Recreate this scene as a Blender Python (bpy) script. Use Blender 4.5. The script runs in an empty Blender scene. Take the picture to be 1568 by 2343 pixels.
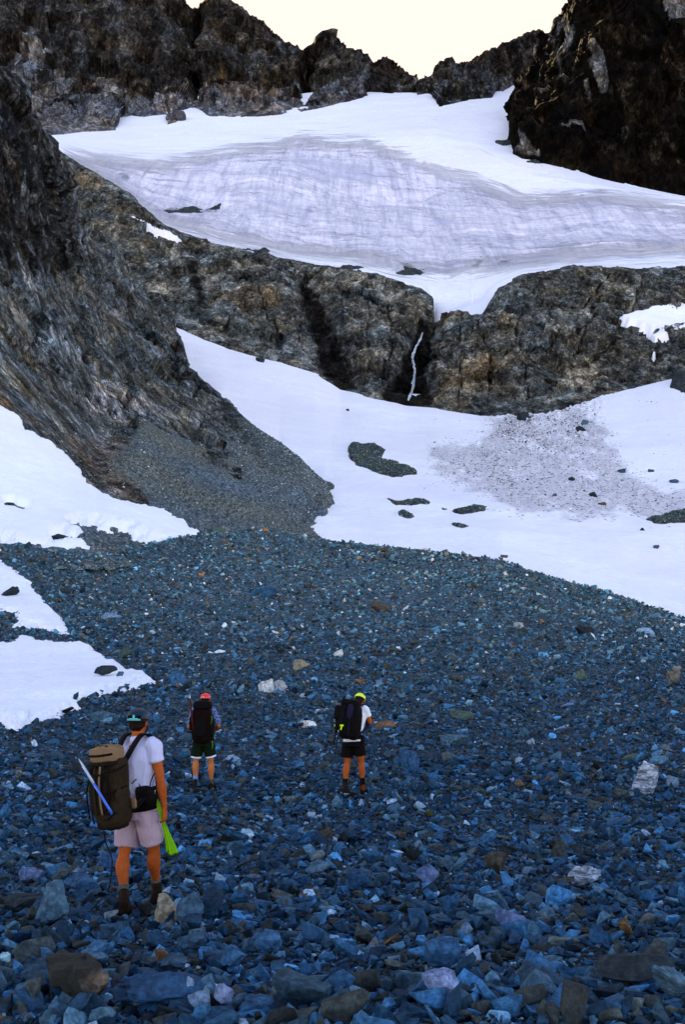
import bpy, bmesh, math, random
import numpy as np
from mathutils import Vector, Matrix, Euler
from mathutils.bvhtree import BVHTree

random.seed(7)
RNG = np.random.default_rng(11)
SC = bpy.context.scene
COL = SC.collection
R = math.radians

# ------------------------------------------------------------------ camera
F = 2603.0                 # focal length in units of the 1568 x 2343 survey grid
CX, CY = 784.0, 1171.5
PITCH = math.atan((1500.0 - CY) / F)
CP, SP = math.cos(PITCH), math.sin(PITCH)
CAMH = 2.3
cam = bpy.data.cameras.new('camera')
cam.sensor_fit = 'VERTICAL'
cam.sensor_height = 36.0
cam.lens = 36.0 * F / 2343.0
cam.clip_end = 9000.0
cam.clip_start = 0.1
camo = bpy.data.objects.new('camera', cam)
camo.location = (0, 0, CAMH)
camo.rotation_euler = (math.pi / 2 + PITCH, 0, 0)
COL.objects.link(camo)
SC.camera = camo


def W(X, Y, d):
    """world point seen in direction (X, Y) whose forward distance is d"""
    v = (CY - Y) / F
    den = CP - v * SP
    return np.stack(np.broadcast_arrays((X - CX) / F * d / den, d, CAMH + d * (SP + v * CP) / den), -1)


# ------------------------------------------------------------------ object helpers
def tag(o, label=None, cat=None, group=None, kind=None):
    if label: o['label'] = label
    if cat: o['category'] = cat
    if group: o['group'] = group
    if kind: o['kind'] = kind
    return o


def link(name, me, mat=None, parent=None):
    o = bpy.data.objects.new(name, me)
    COL.objects.link(o)
    if mat is not None and me is not None and not me.materials:
        me.materials.append(mat)
    if parent is not None:
        o.parent = parent
    return o


def empty(name, loc, label, cat, group=None, rz=0.0):
    o = bpy.data.objects.new(name, None)
    o.empty_display_size = 0.1
    COL.objects.link(o)
    o.location = loc
    o.rotation_euler = (0, 0, rz)
    return tag(o, label, cat, group)


def np_mesh(name, verts, faces, smooth=False):
    """faces: (n,k) int array"""
    me = bpy.data.meshes.new(name)
    verts = np.asarray(verts, dtype=np.float32)
    faces = np.asarray(faces, dtype=np.int32)
    n, k = faces.shape
    me.vertices.add(len(verts))
    me.vertices.foreach_set('co', verts.ravel())
    me.loops.add(n * k)
    me.loops.foreach_set('vertex_index', faces.ravel())
    me.polygons.add(n)
    me.polygons.foreach_set('loop_start', np.arange(0, n * k, k, dtype=np.int32))
    me.polygons.foreach_set('loop_total', np.full(n, k, dtype=np.int32))
    me.update(calc_edges=True)
    me.polygons.foreach_set('use_smooth', np.full(n, smooth, dtype=bool))
    return me


def vcol(me, name, rgb):
    a = me.attributes.new(name, 'FLOAT_COLOR', 'POINT')
    c = np.ones((len(rgb), 4), dtype=np.float32)
    c[:, :3] = rgb
    a.data.foreach_set('color', c.ravel())


# ------------------------------------------------------------------ noise
def _hash(ix, iy, iz, seed):
    with np.errstate(over='ignore'):
        h = (ix.astype(np.uint32) * np.uint32(374761393) + iy.astype(np.uint32) * np.uint32(668265263)
             + iz.astype(np.uint32) * np.uint32(2147483647) + np.uint32(seed * 974634777 & 0xffffffff))
        h = (h ^ (h >> np.uint32(13))) * np.uint32(1274126177)
        h = (h ^ (h >> np.uint32(16))) * np.uint32(2246822519)
        h = h ^ (h >> np.uint32(15))
    return h.astype(np.float64) / 4294967295.0


def vnoise(p, seed=0):
    i = np.floor(p).astype(np.int64)
    f = p - i
    f = f * f * f * (f * (f * 6 - 15) + 10)
    r = 0
    for dx in (0, 1):
        wx = f[..., 0] if dx else 1 - f[..., 0]
        for dy in (0, 1):
            wy = f[..., 1] if dy else 1 - f[..., 1]
            for dz in (0, 1):
                wz = f[..., 2] if dz else 1 - f[..., 2]
                r = r + wx * wy * wz * _hash(i[..., 0] + dx, i[..., 1] + dy, i[..., 2] + dz, seed)
    return r * 2 - 1


def fbm(p, octv=5, seed=0, gain=0.5):
    a, s, t = 1.0, 0.0, 0.0
    for k in range(octv):
        s = s + a * vnoise(p * (2.03 ** k) + 17.3 * k, seed + k)
        t += a
        a *= gain
    return s / t


def ridged(p, octv=5, seed=0, gain=0.5):
    a, s, t = 1.0, 0.0, 0.0
    for k in range(octv):
        s = s + a * (1 - 2 * np.abs(vnoise(p * (2.03 ** k) + 9.1 * k, seed + k)))
        t += a
        a *= gain
    return s / t


def facets(p, seed=0, tilt=1.2):
    """blocky relief: every cell of broken rock is its own tilted plane"""
    i = np.floor(p).astype(np.int64)
    best = np.full(p.shape[:-1], 1e9)
    out = np.zeros(p.shape[:-1])
    for dx in (-1, 0, 1):
        for dy in (-1, 0, 1):
            for dz in (-1, 0, 1):
                cx, cy, cz = i[..., 0] + dx, i[..., 1] + dy, i[..., 2] + dz
                qx = cx + _hash(cx, cy, cz, seed + 1)
                qy = cy + _hash(cx, cy, cz, seed + 2)
                qz = cz + _hash(cx, cy, cz, seed + 3)
                ex, ey, ez = p[..., 0] - qx, p[..., 1] - qy, p[..., 2] - qz
                dd = ex * ex + ey * ey + ez * ez
                h = _hash(cx, cy, cz, seed + 4)
                val = (h - 0.5) + tilt * (ex * (_hash(cx, cy, cz, seed + 5) - .5) + ey * (_hash(cx, cy, cz, seed + 6) - .5)
                                          + ez * (_hash(cx, cy, cz, seed + 7) - .5))
                m = dd < best
                best = np.where(m, dd, best)
                out = np.where(m, val, out)
    return out


def sdf(X, Y, poly):
    """signed distance to a polygon, positive inside"""
    P = np.asarray(poly, float)
    d = np.full(X.shape, 1e9)
    ins = np.zeros(X.shape, bool)
    n = len(P)
    for a in range(n):
        x0, y0 = P[a]
        x1, y1 = P[(a + 1) % n]
        ex, ey = x1 - x0, y1 - y0
        L = ex * ex + ey * ey + 1e-9
        t = np.clip(((X - x0) * ex + (Y - y0) * ey) / L, 0, 1)
        dd = (X - x0 - t * ex) ** 2 + (Y - y0 - t * ey) ** 2
        d = np.minimum(d, dd)
        c = ((y0 > Y) != (y1 > Y)) & (X < (x1 - x0) * (Y - y0) / (y1 - y0 + 1e-12) + x0)
        ins ^= c
    d = np.sqrt(d)
    return np.where(ins, d, -d)


def sstep(a, b, x):
    t = np.clip((x - a) / (b - a), 0, 1)
    return t * t * (3 - 2 * t)


# ------------------------------------------------------------------ node helper
class NT:
    def __init__(s, name, disp=False):
        s.m = bpy.data.materials.new(name)
        s.m.use_nodes = True
        s.t = s.m.node_tree
        s.b = s.t.nodes['Principled BSDF']
        s.b.inputs['Specular IOR Level'].default_value = 0.25
        s.b.inputs['Roughness'].default_value = 0.85

    def n(s, typ, ins=None, **props):
        nd = s.t.nodes.new(typ)
        for k, v in props.items():
            setattr(nd, k, v)
        for k, v in (ins or {}).items():
            s.set(nd.inputs[k], v)
        return nd

    def set(s, sock, v):
        if isinstance(v, bpy.types.NodeSocket):
            s.t.links.new(v, sock)
        elif isinstance(v, (tuple, list)) and len(v) == 3 and sock.type == 'RGBA':
            sock.default_value = (*v, 1)
        else:
            sock.default_value = v

    def coord(s, scale=(1, 1, 1), rot=(0, 0, 0), kind='Object'):
        c = s.n('ShaderNodeTexCoord').outputs[kind]
        return s.n('ShaderNodeMapping', {'Vector': c, 'Scale': scale, 'Rotation': rot}).outputs[0]

    def noise(s, vec, scale, detail=6, rough=0.6, dist=0.0):
        return s.n('ShaderNodeTexNoise', {'Vector': vec, 'Scale': scale, 'Detail': detail, 'Roughness': rough,
                                          'Distortion': dist}).outputs['Fac']

    def ramp(s, fac, stops, interp='LINEAR'):
        nd = s.n('ShaderNodeValToRGB', {'Fac': fac})
        cr = nd.color_ramp
        cr.interpolation = interp
        while len(cr.elements) < len(stops):
            cr.elements.new(0.5)
        for e, (p, c) in zip(cr.elements, stops):
            e.position = p
            if not isinstance(c, (tuple, list)):
                c = (c, c, c)
            e.color = (*c, 1)
        return nd.outputs['Color']

    def mix(s, fac, a, b, mode='MIX'):
        nd = s.n('ShaderNodeMix', data_type='RGBA', blend_type=mode)
        s.set(nd.inputs[0], fac)
        s.set(nd.inputs[6], a)
        s.set(nd.inputs[7], b)
        return nd.outputs[2]

    def math(s, op, a, b=0.0, clamp=False):
        nd = s.n('ShaderNodeMath', operation=op, use_clamp=clamp)
        s.set(nd.inputs[0], a)
        s.set(nd.inputs[1], b)
        return nd.outputs[0]

    def attr(s, name):
        a = s.n('ShaderNodeAttribute', attribute_name=name)
        sp = s.n('ShaderNodeSeparateColor', {'Color': a.outputs['Color']})
        return a.outputs['Color'], sp.outputs

    def bump(s, h, dist, strength=1.0, normal=None):
        ins = {'Height': h, 'Distance': dist, 'Strength': strength}
        if normal is not None: ins['Normal'] = normal
        return s.n('ShaderNodeBump', ins).outputs[0]

    def out(s, color=None, normal=None, rough=None, spec=None):
        if color is not None: s.set(s.b.inputs['Base Color'], color)
        if normal is not None: s.set(s.b.inputs['Normal'], normal)
        if rough is not None: s.set(s.b.inputs['Roughness'], rough)
        if spec is not None: s.b.inputs['Specular IOR Level'].default_value = spec
        return s.m


def rock_mat(name, dark, mid, light, accent, sc, stretch=(1, 1, 1), rot=(0, 0, 0), crack=0.5,
             talus=None, rust=None, pale=None, dark_amt=.46, grain=None):
    s = NT(name)
    v = s.coord(stretch, rot)
    if grain:      # the rock splits along this direction
        L_ = Vector(grain[0]).normalized()
        q_ = L_.rotation_difference(Vector((1, 0, 0))).to_euler()
        v = s.coord((1, 1, 1), tuple(q_))
        v = s.n('ShaderNodeMapping', {'Vector': v, 'Scale': grain[1]}).outputs[0]
    w = s.coord()
    big = s.noise(w, sc * .35, 5, .6)
    med = s.noise(v, sc * 1.6, 8, .68, .15)
    fine = s.noise(v, sc * 7, 6, .7)
    c = s.ramp(med, [(dark_amt - .1, dark), (dark_amt + .02, mid), (.62, light)])
    c = s.mix(s.ramp(big, [(.45, 0), (.6, .75)]), c, s.mix(s.ramp(fine, [(.4, 0), (.6, 1)]), dark, mid))
    am = s.noise(v, sc * .9, 6, .7)
    c = s.mix(s.ramp(am, [(.55, 0), (.66, .8)]), c, accent)
    # joints and cracks: angular blocks, each a little lighter or darker than its neighbour
    warp = s.n('ShaderNodeMix', {0: .10, 6: v, 7: s.n('ShaderNodeTexNoise', {'Vector': v, 'Scale': sc * 2.0, 'Detail': 5}).outputs['Color']},
               data_type='RGBA', blend_type='ADD').outputs[2]
    def cells(k, lo, hi):
        f1 = s.n('ShaderNodeTexVoronoi', {'Vector': warp, 'Scale': sc * k}, feature='F1').outputs['Color']
        return s.ramp(s.n('ShaderNodeSeparateColor', {'Color': f1}).outputs[0], [(.1, lo), (.9, hi)])
    blk = s.mix(1.0, cells(4.5, .6, 1.4), s.mix(1.0, cells(11, .6, 1.4), cells(26, .6, 1.4), 'MULTIPLY'), 'MULTIPLY')
    vo = s.n('ShaderNodeTexVoronoi', {'Vector': warp, 'Scale': sc * 4.5}, feature='DISTANCE_TO_EDGE').outputs['Distance']
    vo2 = s.n('ShaderNodeTexVoronoi', {'Vector': warp, 'Scale': sc * 11}, feature='DISTANCE_TO_EDGE').outputs['Distance']
    cr = s.ramp(vo, [(0, .1), (.035, 1)])
    cr2 = s.ramp(vo2, [(0, .45), (.05, 1)])
    thin = s.noise(w, sc * 1.3, 3, .5)
    crm = s.mix(s.ramp(thin, [(.4, 0), (.6, 1)]), cr, (1, 1, 1))
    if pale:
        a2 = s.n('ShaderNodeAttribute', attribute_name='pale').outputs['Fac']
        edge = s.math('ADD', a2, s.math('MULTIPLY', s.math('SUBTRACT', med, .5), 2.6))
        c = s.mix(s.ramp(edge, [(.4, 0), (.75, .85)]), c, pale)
    c = s.mix(1.0, c, blk, 'MULTIPLY')
    c = s.mix(crack, c, s.mix(1.0, c, s.mix(1.0, crm, cr2, 'MULTIPLY'), 'MULTIPLY'))
    c = s.mix(.6, c, s.mix(1.0, c, s.ramp(fine, [(.36, .4), (.5, 1.0), (.63, 1.7)]), 'MULTIPLY'))
    vf = s.noise(v, sc * 22, 4, .7)
    c = s.mix(.6, c, s.mix(1.0, c, s.ramp(vf, [(.36, .35), (.5, 1.0), (.64, 1.9)]), 'MULTIPLY'))
    hue = s.noise(w, sc * .8, 4, .6)
    c = s.mix(1.0, c, s.ramp(hue, [(.38, (.88, 1.0, 1.13)), (.5, (1, 1, 1)), (.62, (1.12, 1.0, .84))]), 'MULTIPLY')
    col, sep = s.attr('mask')
    if talus:
        g = s.n('ShaderNodeTexVoronoi', {'Vector': w, 'Scale': sc * 30}, feature='F1').outputs['Color']
        gs = s.n('ShaderNodeSeparateColor', {'Color': g}).outputs[0]
        tc = s.mix(1.0, s.ramp(gs, [(0, tuple(q * .35 for q in talus)), (.6, talus), (1, tuple(q * 2.0 for q in talus))]),
                   s.ramp(big, [(.35, (.88, .98, 1.1)), (.6, (1.1, 1.0, .84))]), 'MULTIPLY')
        edge = s.math('ADD', sep[0], s.math('MULTIPLY', s.math('SUBTRACT', med, .5), 1.2))
        c = s.mix(s.ramp(edge, [(.45, 0), (.56, 1)]), c, tc)
    if rust:
        edge = s.math('ADD', sep[1], s.math('MULTIPLY', s.math('SUBTRACT', am, .5), 2.4))
        c = s.mix(s.ramp(edge, [(.45, 0), (.75, .85)]), c, s.mix(1.0, c, rust, 'MULTIPLY'))
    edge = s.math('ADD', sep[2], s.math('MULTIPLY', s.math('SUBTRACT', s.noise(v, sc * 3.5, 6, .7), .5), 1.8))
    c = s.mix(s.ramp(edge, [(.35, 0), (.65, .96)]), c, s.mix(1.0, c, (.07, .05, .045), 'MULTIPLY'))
    h = s.math('ADD', s.math('MULTIPLY', fine, .35), s.math('MULTIPLY', blk, .4))
    return s.out(c, s.bump(h, .9 / sc * .22, .8), .9, .04)


# ------------------------------------------------------------------ terrain helpers
def poly_at(pts, Xs):
    a = np.asarray(pts, float)
    return np.interp(Xs, a[:, 0], a[:, 1]), np.interp(Xs, a[:, 0], a[:, 2])


def shift(pts, dy, dd):
    return [(x, y + dy, d + dd) for x, y, d in pts]


def loft(rows, Xs, ns):
    ys, ds = zip(*[poly_at(r, Xs) for r in rows])
    Y, D = [], []
    for k in range(len(rows) - 1):
        for j in range(ns[k]):
            t = j / ns[k]
            Y.append(ys[k] * (1 - t) + ys[k + 1] * t)
            D.append(ds[k] * (1 - t) + ds[k + 1] * t)
    Y.append(ys[-1]); D.append(ds[-1])
    Y, D = np.array(Y), np.array(D)
    return np.broadcast_to(Xs, Y.shape).copy(), Y, D


def blur(A, n, axis):
    for _ in range(n):
        p = np.take(A, [0], axis)
        q = np.take(A, [-1], axis)
        B = np.concatenate([p, A, q], axis)
        sl = [slice(None)] * A.ndim
        lo, mi, hi = list(sl), list(sl), list(sl)
        lo[axis], mi[axis], hi[axis] = slice(0, -2), slice(1, -1), slice(2, None)
        A = .25 * B[tuple(lo)] + .5 * B[tuple(mi)] + .25 * B[tuple(hi)]
    return A


def normals(P):
    du = np.gradient(P, axis=1)
    dv = np.gradient(P, axis=0)
    n = np.cross(du, dv)
    n /= np.linalg.norm(n, axis=-1, keepdims=True) + 1e-9
    flip = np.sign(-(n[..., 1:2] * 1.0) + n[..., 2:3] * .6)
    return n * np.where(flip == 0, 1, flip)


def cols(x0, x1, step, ext0, ext1):
    mid = np.arange(x0, x1 + .1, step)
    def tail(a, b):
        out, x, st = [], a, step
        sgn = 1 if b > a else -1
        while (b - x) * sgn > 0:
            st *= 1.12
            x += sgn * st
            out.append(x)
        return out
    l, r = tail(x0, ext0)[::-1], tail(x1, ext1)
    return np.concatenate([l, mid, r])


def grid_faces(nr, nc):
    i = np.arange(nr - 1)[:, None] * nc + np.arange(nc - 1)[None, :]
    return np.stack([i, i + 1, i + nc + 1, i + nc], -1).reshape(-1, 4)


def terrain(name, P, mat, smooth=False, mask=None, pale=None, keep=None, kind='structure', faceup=True):
    nr, nc = P.shape[:2]
    fc = grid_faces(nr, nc)
    V = P.reshape(-1, 3)
    if keep is not None:
        k = keep.reshape(-1)
        fc = fc[k[fc].any(1)]
        used = np.zeros(len(V), bool)
        used[fc.ravel()] = True
        idx = np.cumsum(used) - 1
        fc = idx[fc]
        V = V[used]
    else:
        used = slice(None)
    # winding so that the normals look up / to the valley
    a, b, c = V[fc[:, 0]], V[fc[:, 1]], V[fc[:, 3]]
    nn = np.cross(b - a, c - a).sum(0)
    if nn[2] * .6 - nn[1] < 0:
        fc = fc[:, ::-1]
    me = np_mesh(name, V, fc, smooth)
    if mask is not None:
        vcol(me, 'mask', mask.reshape(-1, 3)[used])
    if pale is not None:
        at = me.attributes.new('pale', 'FLOAT', 'POINT')
        at.data.foreach_set('value', pale.reshape(-1)[used].astype(np.float32))
    o = link(name, me, mat)
    if kind: o['kind'] = kind
    return o
# ------------------------------------------------------------------ terrain materials
M_FACE = rock_mat('bowl_cliff_rock', (.012, .011, .0105), (.078, .074, .064), (.22, .21, .185), (.125, .105, .075), .055,
                  (1, .42, .85), (.15, .1, 0), .45, rust=(1.2, .96, .72), pale=(.22, .20, .165))
M_SLOPE = rock_mat('valley_side_rock', (.012, .012, .011), (.072, .075, .072), (.20, .20, .198), (.13, .105, .068), .11,
                   (1.25, .36, 1.0), (.35, -.55, .2), .45, grain=((.42, -.60, -.68), (.36, 1.25, 1.0)), talus=(.10, .115, .122), rust=(1.45, 1.05, .85), pale=(.36, .31, .29))
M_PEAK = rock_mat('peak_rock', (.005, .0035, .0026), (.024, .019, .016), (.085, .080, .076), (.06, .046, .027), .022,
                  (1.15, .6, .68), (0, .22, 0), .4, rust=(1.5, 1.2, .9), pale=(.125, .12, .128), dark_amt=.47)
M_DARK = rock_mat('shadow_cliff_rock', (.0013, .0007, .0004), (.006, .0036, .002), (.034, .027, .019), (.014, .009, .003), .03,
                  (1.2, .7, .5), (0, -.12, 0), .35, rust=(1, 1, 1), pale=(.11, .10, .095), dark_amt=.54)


def snow_mat(name, base, sc, dirty=(.25, .2, .2), shade_amt=.25, spot=.5, ice=None):
    s = NT(name)
    w = s.coord()
    big = s.noise(w, sc, 5, .6)
    c = s.mix(s.ramp(big, [(.35, 0), (.7, shade_amt)]), base, tuple(q * k for q, k in zip(base, (.80, .76, .88))))  # broad lavender shading of the snow, mixed into its colour
    grain = s.noise(w, sc * 40, 4, .65)
    c = s.mix(s.ramp(grain, [(.36, .34), (.58, 0)]), c, tuple(q * k for q, k in zip(base, (.68, .68, .76))))  # grey mottling painted in for the shade of the suncups
    col, sep = s.attr('mask')
    col, sep = s.attr('mask')
    med_ = s.noise(s.coord((1, 1, 2.5)), sc * 4, 6, .65, .6)
    c = s.mix(s.ramp(med_, [(.42, .55), (.62, 0)]), c, tuple(q * k for q, k in zip(base, (.86, .83, .93))))
    hh = s.math('ADD', big, s.math('MULTIPLY', s.noise(w, sc * 5, 6, .65), .5))
    nrm = s.bump(hh, .5 / sc * .05, .6)
    nrm = s.bump(s.noise(w, sc * 32, 4, .6), .16 if sc > .01 else .5, .7, nrm)
    if ice:
        fl = s.n('ShaderNodeAttribute', attribute_name='flow').outputs['Vector']
        def fm(sc3): return s.n('ShaderNodeMapping', {'Vector': fl, 'Scale': sc3}).outputs[0]
        st = s.noise(fm((30, 2.2, 1)), 1.0, 6, .7, .6)
        st2 = s.noise(fm((90, 7, 1)), 1.0, 5, .7, .3)
        cv = s.noise(fm((5, 17, 1)), 1.0, 9, .78, 1.6)
        cv2 = s.noise(fm((2.2, 5, 1)), 1.0, 7, .66, 1.0)
        ic = s.ramp(cv2, [(.3, tuple(q * .72 for q in ice)), (.5, ice), (.66, (.78, .72, .80))])
        ic = s.mix(1.0, ic, s.ramp(st, [(.34, (.72, .72, .80)), (.5, (1, 1, 1)), (.62, (1.14, 1.1, 1.1))]), 'MULTIPLY')
        ic = s.mix(1.0, ic, s.ramp(st2, [(.34, (.80, .80, .86)), (.5, (1, 1, 1)), (.64, (1.1, 1.08, 1.08))]), 'MULTIPLY')
        line = s.ramp(s.math('ABSOLUTE', s.math('SUBTRACT', cv2, .5)), [(.0, .62), (.006, .85), (.014, 1)])
        wr_ = s.n('ShaderNodeMix', {0: .35, 6: fm((6, 9, 1)), 7: s.n('ShaderNodeTexNoise', {'Vector': fm((9, 8, 1)), 'Scale': 1.0, 'Detail': 6}).outputs['Color']}, data_type='RGBA', blend_type='ADD').outputs[2]
        ck_ = s.n('ShaderNodeTexVoronoi', {'Vector': wr_, 'Scale': 2.0, 'Randomness': 1.0}, feature='DISTANCE_TO_EDGE').outputs['Distance']
        ckm = s.ramp(s.noise(fm((3, 4, 1)), 1.0, 3), [(.48, 1), (.58, 0)])
        ic = s.mix(s.mix(1.0, ckm, s.ramp(ck_, [(0, .55), (.035, 0)]), 'MULTIPLY'), ic, (.30, .29, .42))
        ic = s.mix(.75, ic, s.mix(1.0, ic, s.ramp(cv, [(.36, (.62, .60, .70)), (.46, (1, 1, 1)), (.6, (1.12, 1.08, 1.08))]), 'MULTIPLY'))
        ic = s.mix(1.0, ic, line, 'MULTIPLY')
        e = s.math('ADD', sep[1], s.math('MULTIPLY', s.math('SUBTRACT', cv, .5), 2.2))
        em = s.ramp(e, [(.3, 0), (.75, 1)])
        c = s.mix(em, c, ic)
        soft = s.math('MULTIPLY', s.ramp(cv2, [(.38, 1), (.47, 0)]), sep[2])
        c = s.mix(s.math('MULTIPLY', soft, .45), c, (.52, .50, .66))
        nrm = s.bump(s.math('ADD', s.math('MULTIPLY', st, em), s.math('MULTIPLY', cv, em)), 3.2, .8, nrm)
        s.set(s.b.inputs['Roughness'], .6)
    # strewn dirt
    dn = s.noise(w, sc * 9, 7, .7)
    v1 = s.n('ShaderNodeTexVoronoi', {'Vector': w, 'Scale': sc * 55}, feature='F1')
    cell = s.n('ShaderNodeSeparateColor', {'Color': v1.outputs['Color']}).outputs[0]
    speck = s.math('MULTIPLY', s.ramp(v1.outputs['Distance'], [(.25, 1), (.42, 0)]),
                   s.math('LESS_THAN', cell, s.math('MULTIPLY', sep[0], spot)))
    ed = s.math('MULTIPLY', s.ramp(s.math('ADD', sep[0], s.math('SUBTRACT', dn, .5)), [(.34, 0), (.62, 1)]), .75)
    c = s.mix(ed, c, dirty)
    c = s.mix(speck, c, (.035, .035, .035))
    return s.out(c, nrm, .75, .12)


M_SNOW = snow_mat('old_snow', (.91, .86, .84), .02, dirty=(.50, .44, .47), spot=.55, shade_amt=.7)
M_SNOWN = snow_mat('near_snow', (.90, .875, .87), .12, dirty=(.35, .33, .37), spot=.25, shade_amt=.6)
M_GLAC = snow_mat('glacier_snow', (.88, .835, .83), .008, ice=(.68, .635, .71), dirty=(.10, .10, .12), spot=.3, shade_amt=.4)

# ------------------------------------------------------------------ survey lines (x, y, forward distance)
CREST = [(-900, 1215, 95), (-300, 1240, 97), (0, 1245, 99), (230, 1262, 103), (400, 1232, 125), (500, 1217, 140), (600, 1214, 150),
         (700, 1226, 155), (830, 1242, 155), (1000, 1259, 150), (1150, 1277, 140), (1300, 1325, 130), (1450, 1370, 122),
         (1568, 1412, 115), (1900, 1510, 102), (2600, 1600, 95)]
FOOT = [(300, 730, 548), (395, 738, 524), (520, 790, 510), (640, 822, 500), (720, 850, 488), (780, 886, 470), (830, 897, 462),
        (930, 921, 450), (1000, 926, 447), (1100, 946, 438), (1250, 941, 432), (1350, 912, 440), (1450, 890, 455),
        (1568, 850, 475), (1900, 780, 500), (2600, 700, 520)]
DTOP = [(-200, 330, 770), (140, 352, 745), (220, 398, 720), (300, 448, 700), (350, 500, 688), (380, 520, 682), (500, 560, 668),
        (610, 580, 655), (700, 602, 642), (800, 617, 628), (900, 642, 606), (960, 662, 592), (984, 680, 586), (992, 738, 566),
        (1050, 723, 562), (1105, 717, 560), (1120, 690, 564), (1140, 661, 572), (1200, 632, 576), (1260, 622, 578), (1330, 608, 581),
        (1450, 616, 586), (1568, 612, 592), (2000, 600, 600), (2600, 560, 620)]
ICEFOOT = [(-200, 322, 800), (105, 330, 795), (160, 362, 785), (220, 404, 765), (350, 500, 735), (500, 545, 718), (620, 568, 708),
           (800, 594, 694), (950, 624, 676), (1020, 634, 670), (1150, 614, 680), (1300, 590, 694), (1568, 577, 704),
           (2000, 560, 720), (2600, 530, 740)]
PFOOT = [(-900, 330, 1100), (-100, 316, 1120), (105, 307, 1120), (170, 302, 1130), (265, 296, 1150), (272, 268, 1175), (380, 268, 1185),
         (383, 284, 1165), (400, 278, 1170), (428, 246, 1225), (450, 246, 1230), (480, 266, 1200), (620, 266, 1210), (680, 250, 1235),
         (690, 256, 1228), (770, 236, 1240), (850, 217, 1250), (945, 207, 1262), (985, 212, 1245), (1005, 240, 1185),
         (1050, 233, 1200), (1110, 223, 1210), (1150, 205, 1222), (1200, 183, 1240), (1235, 166, 1250), (1400, 166, 1260),
         (2600, 220, 1250)]

# ------------------------------------------------------------------ the scree slope underfoot
Xs = cols(-60, 1630, 4.0, -2600, 4200)


def scree_profile(Xs):
    yc, dc = poly_at(CREST, Xs)
    rows = []
    u = (Xs - CX) / F
    tilt = (Xs - CX) / 1568.0
    for d in (-60, -25, -8, 0, 3, 5):
        r = W(Xs, np.full_like(Xs, 2343.), 6.2)
        x = u * max(abs(d), 10) * 1.05 + (0 if d > 0 else 0)
        z = np.full_like(Xs, .07) - .3 * max(0, -d) / 60 + .1 * tilt
        rows.append(np.stack([x, np.full_like(x, d), z], -1))
    prof = [(6.2, 2343, 0), (8, 2212, 4), (10, 2095, 8), (12.5, 2000, 10), (16, 1905, 10), (20, 1822, 12), (25, 1738, 14), (32, 1655, 18),
            (42, 1585, 22), (52, 1535, 22), (62, 1488, 22)]
    for d, y, tl in prof:
        rows.append(W(Xs, y - tl * tilt, d))
    y1, d1 = 1488 - 22 * tilt, np.full_like(Xs, 62.)
    for k in range(1, 9):
        t = k / 8
        rows.append(W(Xs, y1 + (yc - y1) * t, d1 + (dc - d1) * t ** 1.05))
    rows.append(W(Xs, yc + 6, dc + 8))
    rows.append(W(Xs, yc + 40, dc + 40))
    rows.append(W(Xs, yc + 140, dc + 120))
    return np.array(rows)


RW = scree_profile(Xs)
ns = [4] * 5 + [8] + [42] * 10 + [22] * 8 + [4, 4, 2]
out = []
for k in range(len(RW) - 1):
    for j in range(ns[k]):
        out.append(RW[k] + (RW[k + 1] - RW[k]) * j / ns[k])
out.append(RW[-1])
P0 = np.array(out)
P0 = blur(P0, 6, 0)
dist = np.maximum(P0[..., 1], 5)
SCR_N = fbm(P0 * np.array([.25, .25, .25]), 4, 3) * .10 + fbm(P0 * 1.6, 3, 5) * .035 + fbm(P0 * .045, 3, 8) * np.clip(dist / 60, 0, 1) * .9
fade = np.ones(P0.shape[0]); fade[-6:] = .3
P = P0.copy()
P[..., 2] += SCR_N * fade[:, None]
amp = np.clip(dist * .0016, .012, .16)
P[..., 2] += facets(P0 / (amp[..., None] * 7), 31) * amp * .8
SCREE_P = P

sm = NT('scree_gravel')
w = sm.coord()
cols4 = []
for sc_ in (28, 9, 3.2):
    v_ = sm.n('ShaderNodeTexVoronoi', {'Vector': w, 'Scale': sc_}, feature='F1')
    g_ = sm.n('ShaderNodeSeparateColor', {'Color': v_.outputs['Color']}).outputs[0]
    cols4.append((g_, v_.outputs['Distance']))
dsel = sm.noise(w, 1.2, 4)
gg = sm.mix(sm.ramp(dsel, [(.4, 0), (.6, 1)]), cols4[0][0], cols4[1][0])
gg = sm.mix(.45, gg, cols4[2][0])
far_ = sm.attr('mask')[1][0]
cc = sm.ramp(gg, [(.15, (.002, .004, .008)), (.5, (.006, .017, .032)), (.75, (.015, .04, .07)), (.92, (.045, .10, .15))])  # near-black ground colour stands in for shade in the gaps between stones
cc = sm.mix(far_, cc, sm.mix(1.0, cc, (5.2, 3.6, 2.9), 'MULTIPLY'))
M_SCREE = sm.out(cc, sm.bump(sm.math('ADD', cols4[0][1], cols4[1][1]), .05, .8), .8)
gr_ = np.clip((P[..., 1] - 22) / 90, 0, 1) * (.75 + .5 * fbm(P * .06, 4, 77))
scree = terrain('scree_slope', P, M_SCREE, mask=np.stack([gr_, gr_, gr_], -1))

def seams(XX, YY, lines, width, seed):
    """open joints running across a wall: 1 on the line, fading over the width"""
    wx = fbm(np.stack([XX / 40, YY / 40, 0 * XX + seed], -1), 4, seed) * 26
    wy = fbm(np.stack([XX / 40, YY / 40, 0 * XX + seed + 9], -1), 4, seed + 5) * 26
    d = np.minimum.reduce([-sdf(XX + wx, YY + wy, l + l[::-1][1:-1]) for l in lines])
    return sstep(width, 0, np.abs(d))


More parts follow.
